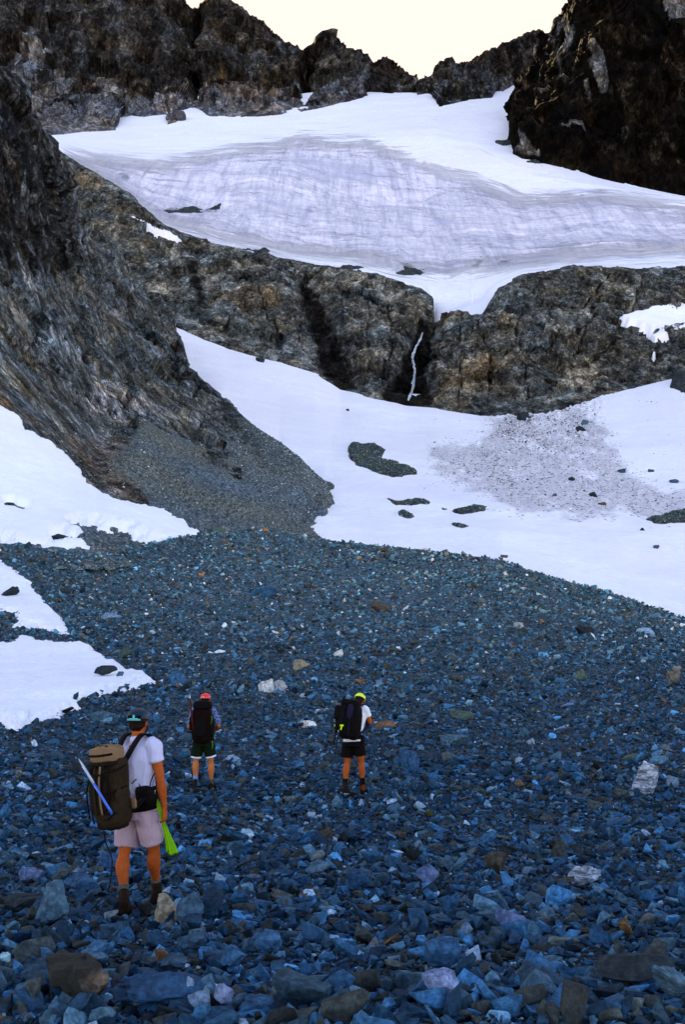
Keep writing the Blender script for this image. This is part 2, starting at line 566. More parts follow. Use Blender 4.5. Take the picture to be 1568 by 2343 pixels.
# ------------------------------------------------------------------ left valley side
Cx = cols(-60, 790, 3.2, -1500, 792)
C0 = [(-1500, 1330, 84), (-600, 1330, 88), (0, 1320, 90), (230, 1320, 94), (400, 1290, 112), (500, 1262, 130), (610, 1250, 143), (700, 1250, 156), (790, 1262, 170)]
C1 = [(-1500, 1180, 110), (-600, 1180, 112), (0, 1200, 111), (200, 1200, 117), (350, 1200, 130), (490, 1205, 146), (610, 1200, 159), (690, 1196, 172), (745, 1150, 205), (762, 1175, 212), (790, 1210, 212)]
C2 = [(-1500, 1000, 145), (-600, 1000, 148), (0, 930, 152), (120, 1010, 152), (220, 1090, 152), (320, 1030, 172), (420, 1060, 188), (510, 1060, 202), (600, 1090, 203), (690, 1110, 203), (745, 1120, 216), (762, 1145, 220), (790, 1200, 225)]
C3 = [(-1500, 650, 190), (-600, 700, 200), (0, 650, 218), (150, 720, 250), (300, 850, 285), (395, 900, 310), (470, 940, 312), (510, 960, 320), (600, 1020, 270), (690, 1072, 236), (745, 1114, 224), (762, 1140, 228), (790, 1200, 240)]
C4 = [(-1500, -300, 230), (-600, -150, 245), (-200, 40, 268), (0, 168, 300), (35, 178, 305), (55, 190, 310), (80, 235, 320), (95, 275, 330), (108, 308, 340), (135, 345, 385),
      (150, 400, 415), (180, 470, 440), (250, 560, 480), (300, 640, 500), (395, 742, 524), (412, 770, 490), (430, 830, 445), (470, 872, 400), (510, 905, 372),
      (560, 955, 330), (600, 985, 308), (640, 1010, 293), (680, 1040, 262), (700, 1062, 242), (745, 1105, 226), (762, 1132, 230), (790, 1200, 245)]
XX, YY, DD = loft([C0, C1, C2, C3, C4, shift(C4, 120, 70)], Cx, [24, 60, 90, 110, 6])
DD = blur(DD, 8, 0); DD = blur(DD, 3, 1)
P0 = W(XX, YY, DD)
N = normals(blur(blur(P0, 10, 0), 10, 1))
talus_poly = [(318, 985), (350, 972), (400, 990), (450, 1030), (520, 1100), (575, 1165), (600, 1185), (560, 1075), (520, 1010), (560, 1020), (640, 1100), (620, 1060),
              (560, 965), (600, 960), (660, 1010), (710, 1050), (770, 1110), (720, 1200), (560, 1215), (480, 1230), (300, 1200), (340, 1160), (365, 1135), (270, 1085), (262, 1050), (300, 1020)]
cone_poly = [(330, 975), (380, 985), (470, 1050), (560, 1110), (660, 1180), (690, 1215), (560, 1205), (470, 1120), (400, 1040)]
rust_poly = [(-300, 860), (0, 870), (60, 940), (230, 985), (330, 1000), (300, 1060), (365, 1130), (350, 1165), (250, 1150), (160, 1090), (100, 1000), (40, 950), (-300, 930)]
tal = np.maximum(sdf(XX, YY, talus_poly), np.maximum(sdf(XX, YY, cone_poly), -1e3 + 0 * XX))
tal = np.maximum(tal, YY - 1190)
m_t = sstep(-60, 35, tal)
m_r = sstep(-30, 60, sdf(XX, YY, rust_poly)) * .9
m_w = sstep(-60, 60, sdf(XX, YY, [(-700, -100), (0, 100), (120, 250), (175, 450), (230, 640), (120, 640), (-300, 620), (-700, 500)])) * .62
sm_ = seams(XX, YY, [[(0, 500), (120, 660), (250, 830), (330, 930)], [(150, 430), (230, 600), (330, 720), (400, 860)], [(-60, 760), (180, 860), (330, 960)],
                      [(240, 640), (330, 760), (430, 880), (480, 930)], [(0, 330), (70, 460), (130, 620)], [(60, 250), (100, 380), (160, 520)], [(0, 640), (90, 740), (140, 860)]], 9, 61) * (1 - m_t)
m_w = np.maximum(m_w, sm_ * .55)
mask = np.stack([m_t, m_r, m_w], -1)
l_ = np.array([.42, -.60, -.68]); l_ /= np.linalg.norm(l_)
m_ = np.cross(l_, [-.75, -.55, .35]); m_ /= np.linalg.norm(m_)
q = P0 @ np.stack([l_, m_, np.cross(l_, m_)]).T
rel = (ridged(q * np.array([.008, .035, .025]), 5, 21, .45) * 2.8 + fbm(q * .009, 4, 23) * 7
       + facets(q * np.array([.026, .09, .07]), 41, 2.0) * 3.2 + facets(q * np.array([.07, .25, .2]), 51, 1.9) * 1.2
       + facets(q * np.array([.22, .6, .5]), 55, 1.8) * .35)
rel2 = fbm(P0 * .05, 4, 61) * .8 + facets(P0 * .9, 71) * .28
sc_ = np.clip(DD / 330, .35, 1.15)
hold = sstep(170, 215, DD)  # quieter ground near the camera-side foot
S1 = [(-600, 860), (0, 925), (45, 950), (60, 985), (115, 1010), (150, 1040), (180, 1075), (200, 1105), (235, 1132), (285, 1150), (340, 1158),
      (385, 1172), (430, 1202), (495, 1241), (400, 1243), (330, 1226), (290, 1208), (255, 1204), (180, 1188), (150, 1196), (188, 1214), (172, 1228),
      (228, 1262), (150, 1263), (60, 1250), (0, 1232), (-600, 1190)]
disp = (rel * sc_ * (1 - m_t * .93) * (.25 + .75 * hold) + rel2 * (.4 + m_t)) * (1 - .85 * sstep(-4, 16, sdf(XX, YY, S1)))
disp = disp - sm_ * 1.6 * sc_
ct_ = poly_at(C4, XX[0])[0][None, :]
disp = disp * (1 - .72 * sstep(45, 5, np.abs(YY - ct_)) * (XX > 395))
P = P0 + N * disp[..., None]
pale = sstep(-10, 22, sdf(XX, YY, [(150, 880), (230, 850), (330, 880), (370, 925), (300, 960), (200, 940)])) * .55
SLOPE_P, SLOPE_P0, SLOPE_XY = P, P0, (XX, YY)
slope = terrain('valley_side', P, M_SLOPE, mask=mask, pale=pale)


def overlay(name, P0, N, XX, YY, polys, thick, edge, mat, holes=(), rag=6, mask=None, seed=5, rough=.0, smooth=True):
    s_ = np.maximum.reduce([sdf(XX, YY, p) for p in polys])
    for h_ in holes:
        s_ = np.minimum(s_, -sdf(XX, YY, h_))
    s_ = s_ + fbm(np.stack([XX / 22, YY / 9, 0 * XX], -1), 4, seed) * rag
    t = thick * np.clip(s_ / edge, -1.2, 1) ** 1
    t = t * (1 + rough * fbm(P0 * .5, 4, seed + 1))
    P = P0 + N * t[..., None]
    keep = s_ > -edge * 1.1
    mk = np.zeros(P.shape) if mask is None else mask
    return terrain(name, P, mat, smooth=smooth, mask=mk, keep=keep), P, s_


UP = np.zeros_like(P0); UP[..., 2] = 1
overlay('snow_bank', SLOPE_P0, UP * .75 + N * .4, XX, YY, [S1], .55, 9, M_SNOWN,
        holes=[[(8, 1150), (30, 1152), (62, 1163), (50, 1168), (15, 1160)], [(110, 1225), (150, 1222), (190, 1236), (120, 1238)]], rag=9)

# ------------------------------------------------------------------ rock step with the waterfall
Dx = np.concatenate([cols(120, 1630, 3.2, -200, 2600)])
DMID = [(-200, 520, 690), (140, 470, 680), (300, 590, 620), (395, 640, 600), (520, 650, 605), (640, 680, 590), (700, 720, 570), (780, 740, 545), (860, 770, 520), (930, 800, 505),
        (960, 800, 520), (1000, 790, 500), (1100, 790, 495), (1250, 780, 500), (1400, 760, 515), (1568, 740, 530), (2600, 700, 560)]
XX, YY, DD = loft([shift(FOOT, 50, -12), FOOT, DMID, DTOP, shift(DTOP, 60, 60)], Dx, [6, 62, 62, 5])
DD = blur(DD, 6, 0); DD = blur(DD, 2, 1)
P0 = W(XX, YY, DD)
N = normals(blur(blur(P0, 10, 0), 12, 1))
wet1 = sdf(XX, YY, [(690, 665), (720, 690), (762, 770), (790, 840), (810, 885), (780, 890), (745, 850), (725, 790), (700, 720)])
wet2 = sdf(XX, YY, [(968, 745), (985, 760), (970, 800), (968, 860), (985, 925), (930, 925), (885, 905), (915, 860), (935, 820)])
wet3 = sdf(XX, YY, [(430, 615), (450, 620), (470, 690), (455, 700), (440, 660)])
m_w = np.maximum.reduce([sstep(-30, 18, wet1), sstep(-26, 6, wet2), sstep(-22, 12, wet3) * .8, sstep(-14, 8, sdf(XX, YY, [(562, 590), (600, 590), (605, 612), (570, 612)]))])
sd_ = seams(XX, YY, [[(1195, 700), (1200, 850), (1215, 930)], [(1230, 630), (1262, 700), (1290, 760), (1250, 810)], [(1395, 620), (1375, 700), (1340, 760), (1300, 830)], [(830, 640), (850, 760), (840, 880)],
                     [(1050, 740), (1045, 850), (1060, 930)], [(1110, 730), (1125, 830), (1110, 930)], [(1480, 620), (1440, 730)], [(560, 620), (600, 720), (640, 810)], [(880, 700), (900, 790), (880, 870)],
                     [(1000, 800), (1150, 790), (1290, 830), (1400, 800)], [(470, 640), (640, 650), (800, 700), (960, 740)], [(1130, 690), (1250, 700), (1400, 690)]], 7, 71)
m_w = np.maximum(m_w, sd_ * .6)
m_r = np.maximum.reduce([sstep(-40, 30, sdf(XX, YY, [(1000, 830), (1120, 820), (1240, 850), (1200, 920), (1000, 915)])),
                         sstep(-30, 20, sdf(XX, YY, [(470, 650), (620, 670), (650, 720), (560, 740), (480, 700)])),
                         sstep(-30, 20, sdf(XX, YY, [(150, 380), (250, 430), (340, 500), (370, 535), (320, 530), (200, 450)]))]) * .8
pale = np.maximum(sstep(-25, 25, sdf(XX, YY, [(440, 590), (620, 590), (800, 625), (960, 665), (960, 720), (820, 700), (690, 660), (560, 640), (450, 640)])) * .42, sstep(-12, 14, sdf(XX, YY, [(1300, 840), (1350, 815), (1375, 830), (1370, 880), (1290, 905), (1250, 905)])))
pale = np.maximum(pale,
                  sstep(-30, 30, sdf(XX, YY, [(980, 770), (1100, 760), (1180, 800), (1200, 900), (1000, 900)])) * .35)
pale = pale if pale.ndim == 2 else pale[0]
mask = np.stack([0 * XX, m_r, m_w], -1)
q = P0 @ np.array([[.97, .1, .2], [-.1, .99, .05], [-.2, -.05, .97]]).T
rel = (ridged(q * np.array([.03, .02, .018]), 6, 121, .55) * 4 + fbm(q * .012, 4, 123) * 9
       + facets(q * np.array([.075, .04, .05]), 141, 2.1) * 4.4 + facets(q * np.array([.2, .1, .15]), 151, 1.9) * 1.5 + facets(q * np.array([.5, .25, .4]), 155, 1.8) * .5)
gully = np.maximum(sstep(-45, 10, wet1) * 10, sstep(-45, 15, wet2) * 13)
top_f = sstep(0, 14, (np.arange(P0.shape[0])[::-1][:, None] - 5)) * .75 + .25
low = sstep(0, 20, np.arange(P0.shape[0])[:, None] - 6) * .7 + .3
P = P0 + N * ((rel * .85) * top_f * low)[..., None]
P[..., 1] += (gully + sd_ * 2.6) * low * top_f
FACE_P = P
face = terrain('rock_step', P, M_FACE, mask=mask, pale=pale)
overlay('snow_strip', P0, UP[:1, :1] * .8 + N * .6, XX, YY,
        [[(258, 504), (300, 517), (350, 540), (424, 562), (400, 566), (350, 555), (300, 533)]], 7.5, 8, M_SNOW, rag=2)
overlay('snow_ledge', P0, UP[:1, :1] * .8 + N * .5, XX, YY,
        [[(1402, 745), (1440, 738), (1490, 722), (1568, 708), (1800, 690), (1800, 790), (1568, 788), (1525, 800), (1496, 822), (1480, 792), (1500, 784), (1440, 770)]], 5, 9, M_SNOW, rag=5)

# ------------------------------------------------------------------ snowfield in the bowl
Bx = cols(330, 1630, 4.5, 250, 2600)
B0 = [(x, y + 45, d + 2) for x, y, d in CREST]
B1 = [(x, y - 2, d + 13) for x, y, d in CREST]
B2 = [(250, 1100, 250), (480, 1130, 235), (640, 1130, 222), (745, 1112, 227), (1000, 1140, 215), (1300, 1165, 205), (1568, 1205, 195), (2600, 1260, 190)]
B3 = [(250, 860, 455), (430, 870, 430), (510, 925, 362), (640, 1012, 297), (760, 1040, 285), (900, 1040, 296), (1200, 1040, 305), (1568, 1040, 300), (2600, 1040, 300)]
B4 = FOOT
XX, YY, DD = loft([B0, B1, B2, B3, B4, shift(FOOT, -22, 60)], Bx, [5, 34, 34, 40, 4])
DD = blur(DD, 10, 0); DD = blur(DD, 8, 1); YY2 = YY
P0 = W(XX, YY, DD)
P = P0.copy()
fr = sstep(0, 14, np.arange(P.shape[0])[:, None] - 4)
P[..., 2] += (fbm(P0 * .018, 4, 201) * 1.6 + fbm(P0 * .2, 3, 203) * .22) * fr
deb = [(985, 1015), (1050, 1020), (1090, 1010), (1120, 950), (1200, 935), (1330, 925), (1380, 960), (1410, 1030), (1490, 1100), (1640, 1140), (1640, 1180),
       (1490, 1190), (1430, 1165), (1330, 1180), (1180, 1175), (1100, 1120), (1010, 1090), (985, 1060)]
deb2 = [(1080, 1020), (1130, 1035), (1170, 1090), (1200, 1130), (1150, 1110), (1110, 1060)]
deb3 = [(1170, 950), (1215, 950), (1220, 990), (1180, 1000), (1130, 1000)]
fan = sdf(XX, YY, deb) + 10 + fbm(np.stack([XX / 40, YY / 22, 0 * XX], -1), 4, 911) * 22
m_d = sstep(-16, 34, fan) * (.62 + .35 * fbm(np.stack([XX / 90, (YY - .35 * XX) / 18, 0 * XX], -1), 4, 915)) + sstep(-14, 8, sdf(XX, YY, deb2)) * .3 + sstep(-14, 8, sdf(XX, YY, deb3)) * .45
m_d += sstep(-20, 12, sdf(XX, YY, [(1350, 1050), (1400, 1040), (1480, 1120), (1560, 1150), (1540, 1175), (1470, 1180), (1400, 1120)])) * .15
chunk = sstep(-30, 30, sdf(XX, YY, [(1120, 935), (1380, 915), (1360, 1000), (1280, 1060), (1180, 1040)]))
P[..., 2] += facets(P0 * .55, 221, 1.5) * 1.3 * chunk + facets(P0 * .8, 223) * .35 * sstep(.2, .6, m_d)
mask = np.stack([m_d, 0 * XX, 0 * XX], -1)
SNOW_P, SNOW_XY = P, (XX, YY)
snow = terrain('snowfield', P, M_SNOW, smooth=True, mask=mask)

M_RUB = rock_mat('rubble_ground', (.018, .022, .024), (.045, .052, .055), (.09, .10, .10), (.07, .06, .045), .6, crack=.6, rust=(1, 1, 1))
UPB = np.zeros_like(P0); UPB[..., 2] = 1
RUB_POLYS = [
    [(798, 1018), (806, 1006), (858, 1008), (882, 1022), (876, 1040), (905, 1048), (950, 1068), (957, 1082), (900, 1088), (862, 1080), (815, 1060), (798, 1040)],
    [(885, 1130), (905, 1140), (960, 1136), (984, 1144), (975, 1152), (940, 1150), (905, 1152)],
    [(908, 1168), (925, 1166), (946, 1182), (935, 1190), (915, 1182)],
    [(1015, 1163), (1060, 1162), (1085, 1150), (1115, 1156), (1108, 1170), (1080, 1174), (1040, 1172)],
    [(1030, 1200), (1055, 1206), (1075, 1212), (1060, 1219), (1036, 1212)],
    [(1478, 1182), (1520, 1168), (1600, 1155), (1700, 1160), (1700, 1190), (1568, 1196), (1500, 1194)],
    [(720, 1088), (755, 1095), (772, 1108), (750, 1115), (725, 1100)],
]
RUB = []
for k_, pl_ in enumerate(RUB_POLYS):
    o_, p_, s_ = overlay('rubble_mound', P, UPB, XX, YY, [pl_], .55, 6, M_RUB, rag=5, seed=300 + k_, rough=.8, smooth=False)
    RUB.append((p_, s_))
# little rock islands at the right end of the bowl
o_, p_, s_ = overlay('rock_outcrop', P, UPB, XX, YY, [[(1534, 872), (1550, 850), (1640, 820), (1640, 905), (1560, 903), (1536, 890)]], 2.2, 14, M_RUB, rag=8, seed=330, rough=.8, smooth=False)

# ------------------------------------------------------------------ glacier
Ex = cols(60, 1630, 3.4, -900, 2600)
E0 = [(x, y + 60, d + 2) for x, y, d in DTOP]
E1 = [(x, y + 3 if not 984 < x < 1130 else y + 2, d + 10) for x, y, d in DTOP]
E1b = [(-200, 326, 790), (105, 332, 785), (220, 402, 755), (380, 518, 702), (500, 556, 690), (610, 574, 680), (700, 592, 668), (800, 606, 655), (900, 634, 634),
       (960, 650, 622), (1010, 668, 612), (1060, 668, 612), (1110, 660, 612), (1150, 640, 622), (1200, 620, 640), (1330, 600, 655), (1568, 592, 668), (2600, 545, 700)]
E2 = [(-900, 322, 800)] + ICEFOOT
E3 = [(-900, 325, 860), (105, 322, 860), (220, 372, 855), (400, 385, 862), (600, 395, 875), (800, 420, 868), (1000, 455, 850), (1200, 475, 835), (1400, 455, 838), (1568, 470, 835), (2600, 470, 830)]
E4 = [(-900, 322, 1000), (105, 316, 1000), (300, 330, 1010), (500, 325, 1030), (800, 320, 1040), (1000, 310, 1020), (1100, 330, 990), (1180, 372, 930), (1300, 392, 905), (1568, 452, 890), (2600, 600, 860)]
GTOP = [(-900, 300, 1170), (100, 270, 1230), (270, 240, 1268), (430, 220, 1290), (620, 220, 1290), (800, 204, 1290), (900, 205, 1285), (945, 206.5, 1275), (990, 207, 1268), (1030, 200, 1275),
        (1100, 188, 1290), (1160, 172, 1300), (1235, 150, 1320), (1400, 135, 1330), (2600, 150, 1330)]
XX, YY, DD = loft([E0, E1, E1b, E2, E3, E4, GTOP], Ex, [5, 16, 12, 62, 40, 60])
DD = blur(DD, 7, 0); DD = blur(DD, 14, 1); YY[100:] = blur(YY, 10, 1)[100:]
GLY, GLD, GLX = YY.copy(), DD.copy(), Ex


def on_glacier(pts, dd=0, n=3):
    """densify a foot line and give it the depth of the snow it stands in"""
    a = np.asarray(pts, float)
    xs = np.unique(np.concatenate([a[:, 0], np.arange(a[0, 0], a[-1, 0], n)]))
    ys = np.interp(xs, a[:, 0], a[:, 1])
    out = []
    for x, y in zip(xs, ys):
        j = int(np.clip(np.searchsorted(GLX, x), 0, len(GLX) - 1))
        col_y, col_d = GLY[40:, j][::-1], GLD[40:, j][::-1]
        out.append((x, y, float(np.interp(y, col_y, col_d)) + dd))
    return out


def jag(pts, amp, f=.11, seed=0, n=2.5):
    a = np.asarray(pts, float)
    xs = np.unique(np.concatenate([a[:, 0], np.arange(max(a[0, 0], -80), min(a[-1, 0], 1640), n)]))
    ys = np.interp(xs, a[:, 0], a[:, 1]); ds = np.interp(xs, a[:, 0], a[:, 2])
    q = np.stack([xs * f, 0 * xs + seed, 0 * xs], -1)
    return list(zip(xs, ys - amp * (np.abs(vnoise(q, seed)) * 1.6 + vnoise(q * 2.7, seed + 1) * .6 - .5), ds))
P0 = W(XX, YY, DD)
N = normals(blur(blur(P0, 8, 0), 10, 1))
ice = np.maximum.reduce([sdf(XX, YY, [(150, 358), (350, 380), (520, 352), (700, 322), (850, 330), (960, 378), (1080, 412), (1190, 462), (1380, 448), (1568, 482), (1900, 500), (1900, 565), (1568, 577),
                                      (1300, 590), (1150, 614), (1020, 634), (950, 624), (800, 594), (620, 568), (500, 545), (350, 500), (250, 424)])])
m_i = sstep(-45, 50, ice)
soft = np.clip(sstep(300, 380, YY) * sstep(200, 900, XX) + .35, 0, 1)
tongue = sstep(-14, 14, sdf(XX, YY, [(985, 745), (1000, 660), (1090, 640), (1130, 660), (1100, 720)]))
dirt = np.maximum.reduce([sstep(-12, 10, sdf(XX, YY, p)) * .62 for p in (
    [(345, 478), (400, 472), (470, 478), (503, 474), (498, 480), (440, 484), (380, 484)],
    [(370, 478), (400, 468), (450, 472), (440, 480), (400, 482)],
    [(912, 602), (932, 602), (970, 628), (930, 632), (880, 628), (925, 622)],
    [(1080, 615), (1105, 596), (1112, 600), (1095, 620)],
    [(1130, 610), (1150, 596), (1176, 600), (1160, 612)],
    [(700, 606), (790, 610), (840, 614), (760, 616)],
    [(540, 570), (600, 570), (612, 576), (560, 578)],
    [(1135, 322), (1180, 318), (1182, 326), (1140, 326)],
    [(1208, 368), (1250, 362), (1272, 366), (1240, 374)],
    [(272, 398), (300, 400), (292, 416), (276, 412)])])
mask = np.stack([dirt, m_i, soft * .9], -1)
step = ridged(P0 * np.array([.004, .012, .02]), 5, 403, .6)
flute = ridged(P0 * np.array([.12, .03, .02]), 3, 405, .5)
disp = (step * 3.2 + flute * .9) * m_i + fbm(P0 * np.array([.01, .008, .008]), 4, 407) * 2.2
pf = np.ones((P0.shape[0], 1))
lf = sstep(0, 10, np.arange(P0.shape[0])[:, None] - 8) * .8 + .2
P = P0 + N * (disp * pf * lf)[..., None]
GLAC_P = P
GXY = (XX, YY)
glac = terrain('glacier', P, M_GLAC, smooth=True, mask=mask)
tt = np.clip((np.arange(P.shape[0])[:, None] - 33) / 62.0, -1, 3) + fbm(np.stack([XX / 260, YY / 120, 0 * XX], -1), 3, 431) * .16
fa = glac.data.attributes.new('flow', 'FLOAT_VECTOR', 'POINT')
fa.data.foreach_set('vector', np.stack([P[..., 0] / 300, tt, 0 * XX], -1).reshape(-1).astype(np.float32))

UE = np.zeros_like(P); UE[..., 1] = -.7; UE[..., 2] = .5
for k_, pl_ in enumerate(([(368, 484), (395, 474), (440, 470), (470, 474), (504, 468), (502, 477), (470, 480), (420, 484), (385, 490)], [(905, 630), (930, 626), (925, 610), (942, 614), (968, 630), (940, 634)],
                          [(556, 571), (600, 570), (614, 575), (585, 580)], [(735, 610), (800, 611), (845, 616), (790, 619)],
                          [(1137, 322), (1180, 317), (1186, 325), (1150, 328)], [(1208, 370), (1240, 362), (1274, 364), (1240, 374)])):
    overlay('rock_outcrop', P, UE, XX, YY, [pl_], 2.0, 5, M_RUB, rag=8, seed=350 + k_, rough=.9, smooth=False)

# ------------------------------------------------------------------ peaks round the cirque
PTOP = [(-900, -500, 1520), (-500, -420, 1500), (0, -300, 1480), (200, -200, 1460), (300, -130, 1450), (370, -60, 1430), (398, -22, 1420), (408, -4, 1416), (416, 5, 1414), (430, 10, 1410),
        (440, 19, 1405), (452, 22, 1402), (455, 10, 1396), (462, 2, 1390), (474, -14, 1388), (500, -18, 1385), (520, 0, 1385), (548, 18, 1385), (562, 34, 1385), (585, 46, 1382),
        (602, 62, 1380), (625, 82, 1379), (640, 92, 1378), (655, 100, 1378), (672, 112, 1378), (676, 106, 1378), (680, 116, 1378), (700, 128, 1376), (716, 139, 1375), (724, 134, 1352),
        (730, 116, 1345), (741, 106, 1342), (742, 94, 1340), (756, 92, 1340), (770, 99, 1340), (776, 108, 1340), (795, 112, 1340), (815, 120, 1340), (838, 131, 1340),
        (850, 147, 1340), (868, 148, 1340), (885, 140, 1340), (903, 149, 1335), (912, 154, 1332), (925, 166, 1330), (940, 176, 1325), (952, 192, 1315), (968, 206, 1300), (985, 222, 1290)]
Fx = cols(-60, 982, 3.0, -900, 984)
PM = [(-900, 100, 1280), (0, 150, 1260), (200, 190, 1250), (400, 190, 1270), (440, 170, 1320), (460, 180, 1320), (480, 190, 1275), (600, 195, 1280), (680, 200, 1290), (705, 200, 1300), (725, 190, 1285), (800, 180, 1280), (900, 180, 1290), (985, 214, 1285)]
PFT = on_glacier(PFOOT, -1)
PTOP = jag(PTOP, 4.5, .10, 3)
XX, YY, DD = loft([shift(PFT, 30, -12), PFT, PM, PTOP, shift(PTOP, 90, 110)], Fx, [5, 40, 66, 5])
DD = blur(DD, 5, 0)
P0 = W(XX, YY, DD)
N = normals(blur(blur(P0, 10, 0), 12, 1))


def crag(P0, seed, s=1.0):
    q = P0 @ np.array([[.96, .1, .26], [-.1, .99, .05], [-.26, -.05, .96]]).T
    return (ridged(q * np.array([.011, .008, .005]) / s, 6, seed, .55) * 16 + fbm(q * np.array([.006, .006, .003]) / s, 4, seed + 9) * 14
            + facets(q * np.array([.035, .035, .017]) / s, seed + 20, 1.9) * 12 + facets(q * np.array([.1, .1, .06]) / s, seed + 40, 1.7) * 4.5) * s


def edge_fade(nr, hi, lo, skip_hi=5, skip_lo=5, f=.25):
    r = np.arange(nr)
    return (sstep(0, hi, r[::-1] - skip_hi + 1) * (1 - f) + f)[:, None] * (sstep(0, lo, r - skip_lo) * (1 - f) + f)[:, None]


cr = crag(P0, 501)
P = P0 + N * (cr * edge_fade(P0.shape[0], 14, 16))[..., None]
gl = np.exp(-((XX - 450 - (YY - 100) * .02) / 16) ** 2) * 38 + np.exp(-((XX - 708 + (YY - 130) * .1) / 12) ** 2) * 30
P[..., 1] += gl * edge_fade(P0.shape[0], 10, 20, f=0)
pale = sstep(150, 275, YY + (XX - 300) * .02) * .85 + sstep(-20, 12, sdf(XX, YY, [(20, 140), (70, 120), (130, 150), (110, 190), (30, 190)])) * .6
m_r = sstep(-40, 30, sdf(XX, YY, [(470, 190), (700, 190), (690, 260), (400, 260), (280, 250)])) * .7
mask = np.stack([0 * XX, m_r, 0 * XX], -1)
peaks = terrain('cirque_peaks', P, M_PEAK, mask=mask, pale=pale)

RTOP = [(955, 225, 1292), (968, 207, 1292), (976, 192, 1290), (985, 180, 1288), (996, 170, 1286), (1001, 150, 1284), (1012, 141, 1283), (1030, 143, 1282), (1040, 150, 1282), (1052, 150, 1282),
        (1062, 144, 1281), (1080, 140, 1280), (1092, 132, 1278), (1110, 120, 1276), (1128, 110, 1275), (1150, 104, 1274), (1165, 98, 1272), (1180, 90, 1270), (1200, 80, 1270), (1216, 74, 1270),
        (1232, 71, 1268), (1240, 76, 1268), (1254, 79, 1268), (1270, 90, 1268), (1400, 100, 1268)]
Rx = cols(958, 1330, 2.6, 956, 1332)
RF = [(940, 214, 1262), (985, 212, 1245), (1000, 232, 1190), (1006, 241, 1182), (1050, 233, 1200), (1075, 228, 1204), (1110, 222, 1210), (1126, 222, 1214), (1135, 206, 1222), (1150, 203, 1224), (1200, 183, 1240), (1235, 166, 1250), (1400, 166, 1255)]
RF = on_glacier(RF, -1)
RTOP = jag(RTOP, 4, .12, 8)
XX, YY, DD = loft([shift(RF, 26, -12), RF, RTOP, shift(RTOP, 90, 90)], Rx, [5, 60, 5])
P0 = W(XX, YY, DD)
N = normals(blur(blur(P0, 8, 0), 12, 1))
P = P0 + N * (crag(P0, 601, .55) * edge_fade(P0.shape[0], 10, 12))[..., None]
mask = np.zeros(P.shape)
ridge = terrain('col_ridge', P, M_PEAK, mask=mask, pale=sstep(150, 210, YY) * .4)

GB = [(1168, 262, 1010), (1174, 262, 1005), (1180, 320, 985), (1186, 345, 965), (1196, 353, 950), (1300, 367, 925), (1400, 390, 908), (1480, 408, 900), (1568, 434, 890), (2600, 640, 840)]
GT = [(1168, 262, 1090), (1176, 248, 1088), (1190, 222, 1092), (1206, 202, 1096), (1215, 188, 1096), (1232, 165, 1096), (1240, 150, 1094), (1247, 128, 1092), (1249, 110, 1090), (1256, 90, 1090),
      (1262, 76, 1090), (1276, 62, 1086), (1282, 44, 1080), (1296, 24, 1074), (1310, 4, 1070), (1320, -20, 1066), (1340, -70, 1062), (1400, -200, 1070), (1500, -380, 1080), (2600, -700, 1100)]
Gx = cols(1170, 1640, 3.0, 1169, 2600)
GM = [(x, a * .5 + b * .5, d1) for (x, a, b, d1) in [(1168, 262, 262, 1050), (1180, 320, 240, 1040), (1190, 348, 222, 1030), (1215, 356, 188, 1010), (1245, 360, 135, 1000), (1262, 362, 76, 990),
                                                     (1300, 367, 20, 975), (1340, 376, -70, 965), (1400, 390, -200, 960), (1500, 412, -380, 955), (2600, 640, -700, 920)]]
XX, YY, DD = loft([shift(GB, 60, -14), GB, GM, GT, shift(GT, 100, 130)], Gx, [6, 70, 90, 6])
DD = blur(DD, 4, 0)
P0 = W(XX, YY, DD)
N = normals(blur(blur(P0, 10, 0), 8, 1))
P = P0 + N * (crag(P0, 701, .8) * edge_fade(P0.shape[0], 12, 16))[..., None]
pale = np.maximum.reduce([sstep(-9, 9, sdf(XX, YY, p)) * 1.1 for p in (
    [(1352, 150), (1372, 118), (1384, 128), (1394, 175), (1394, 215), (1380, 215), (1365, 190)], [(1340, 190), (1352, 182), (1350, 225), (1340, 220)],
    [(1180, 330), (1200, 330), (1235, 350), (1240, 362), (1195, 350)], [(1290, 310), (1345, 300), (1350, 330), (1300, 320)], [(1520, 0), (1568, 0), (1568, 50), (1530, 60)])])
pale = np.maximum(pale, sstep(-14, 10, sdf(XX, YY, [(1250, 70), (1320, -10), (1330, 120), (1318, 190), (1262, 230), (1235, 190)])) * .42)  # left rim painted lighter to strengthen its sunlit glints
mask = np.zeros(P.shape)
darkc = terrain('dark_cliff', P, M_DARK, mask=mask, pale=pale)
CLIFF_P = P
# snow caught high on the dark cliff
UG = np.zeros_like(P0); UG[..., 1] = -1
overlay('snow_scrap', P0, UG, XX, YY, [[(1436, -14), (1452, -14), (1446, 16), (1440, 12)]], 22, 5, M_SNOW, rag=1)
# ------------------------------------------------------------------ loose rock
def sample_grid(G, fi, fj):
    nr, nc = G.shape[:2]
    i = np.clip(np.floor(fi).astype(int), 0, nr - 2)
    j = np.clip(np.floor(fj).astype(int), 0, nc - 2)
    a, b = (fi - i)[..., None], (fj - j)[..., None]
    return (G[i, j] * (1 - a) * (1 - b) + G[i + 1, j] * a * (1 - b) + G[i, j + 1] * (1 - a) * b + G[i + 1, j + 1] * a * b)


def project(P):
    x, y, z = P[..., 0], P[..., 1], P[..., 2] - CAMH
    dep = y * CP + z * SP
    up = -y * SP + z * CP
    return CX + F * x / dep, CY - F * up / dep, dep


def bvh_of(P):
    nr, nc = P.shape[:2]
    return BVHTree.FromPolygons([Vector(v) for v in P.reshape(-1, 3)], grid_faces(nr, nc).tolist())


TREES = {}


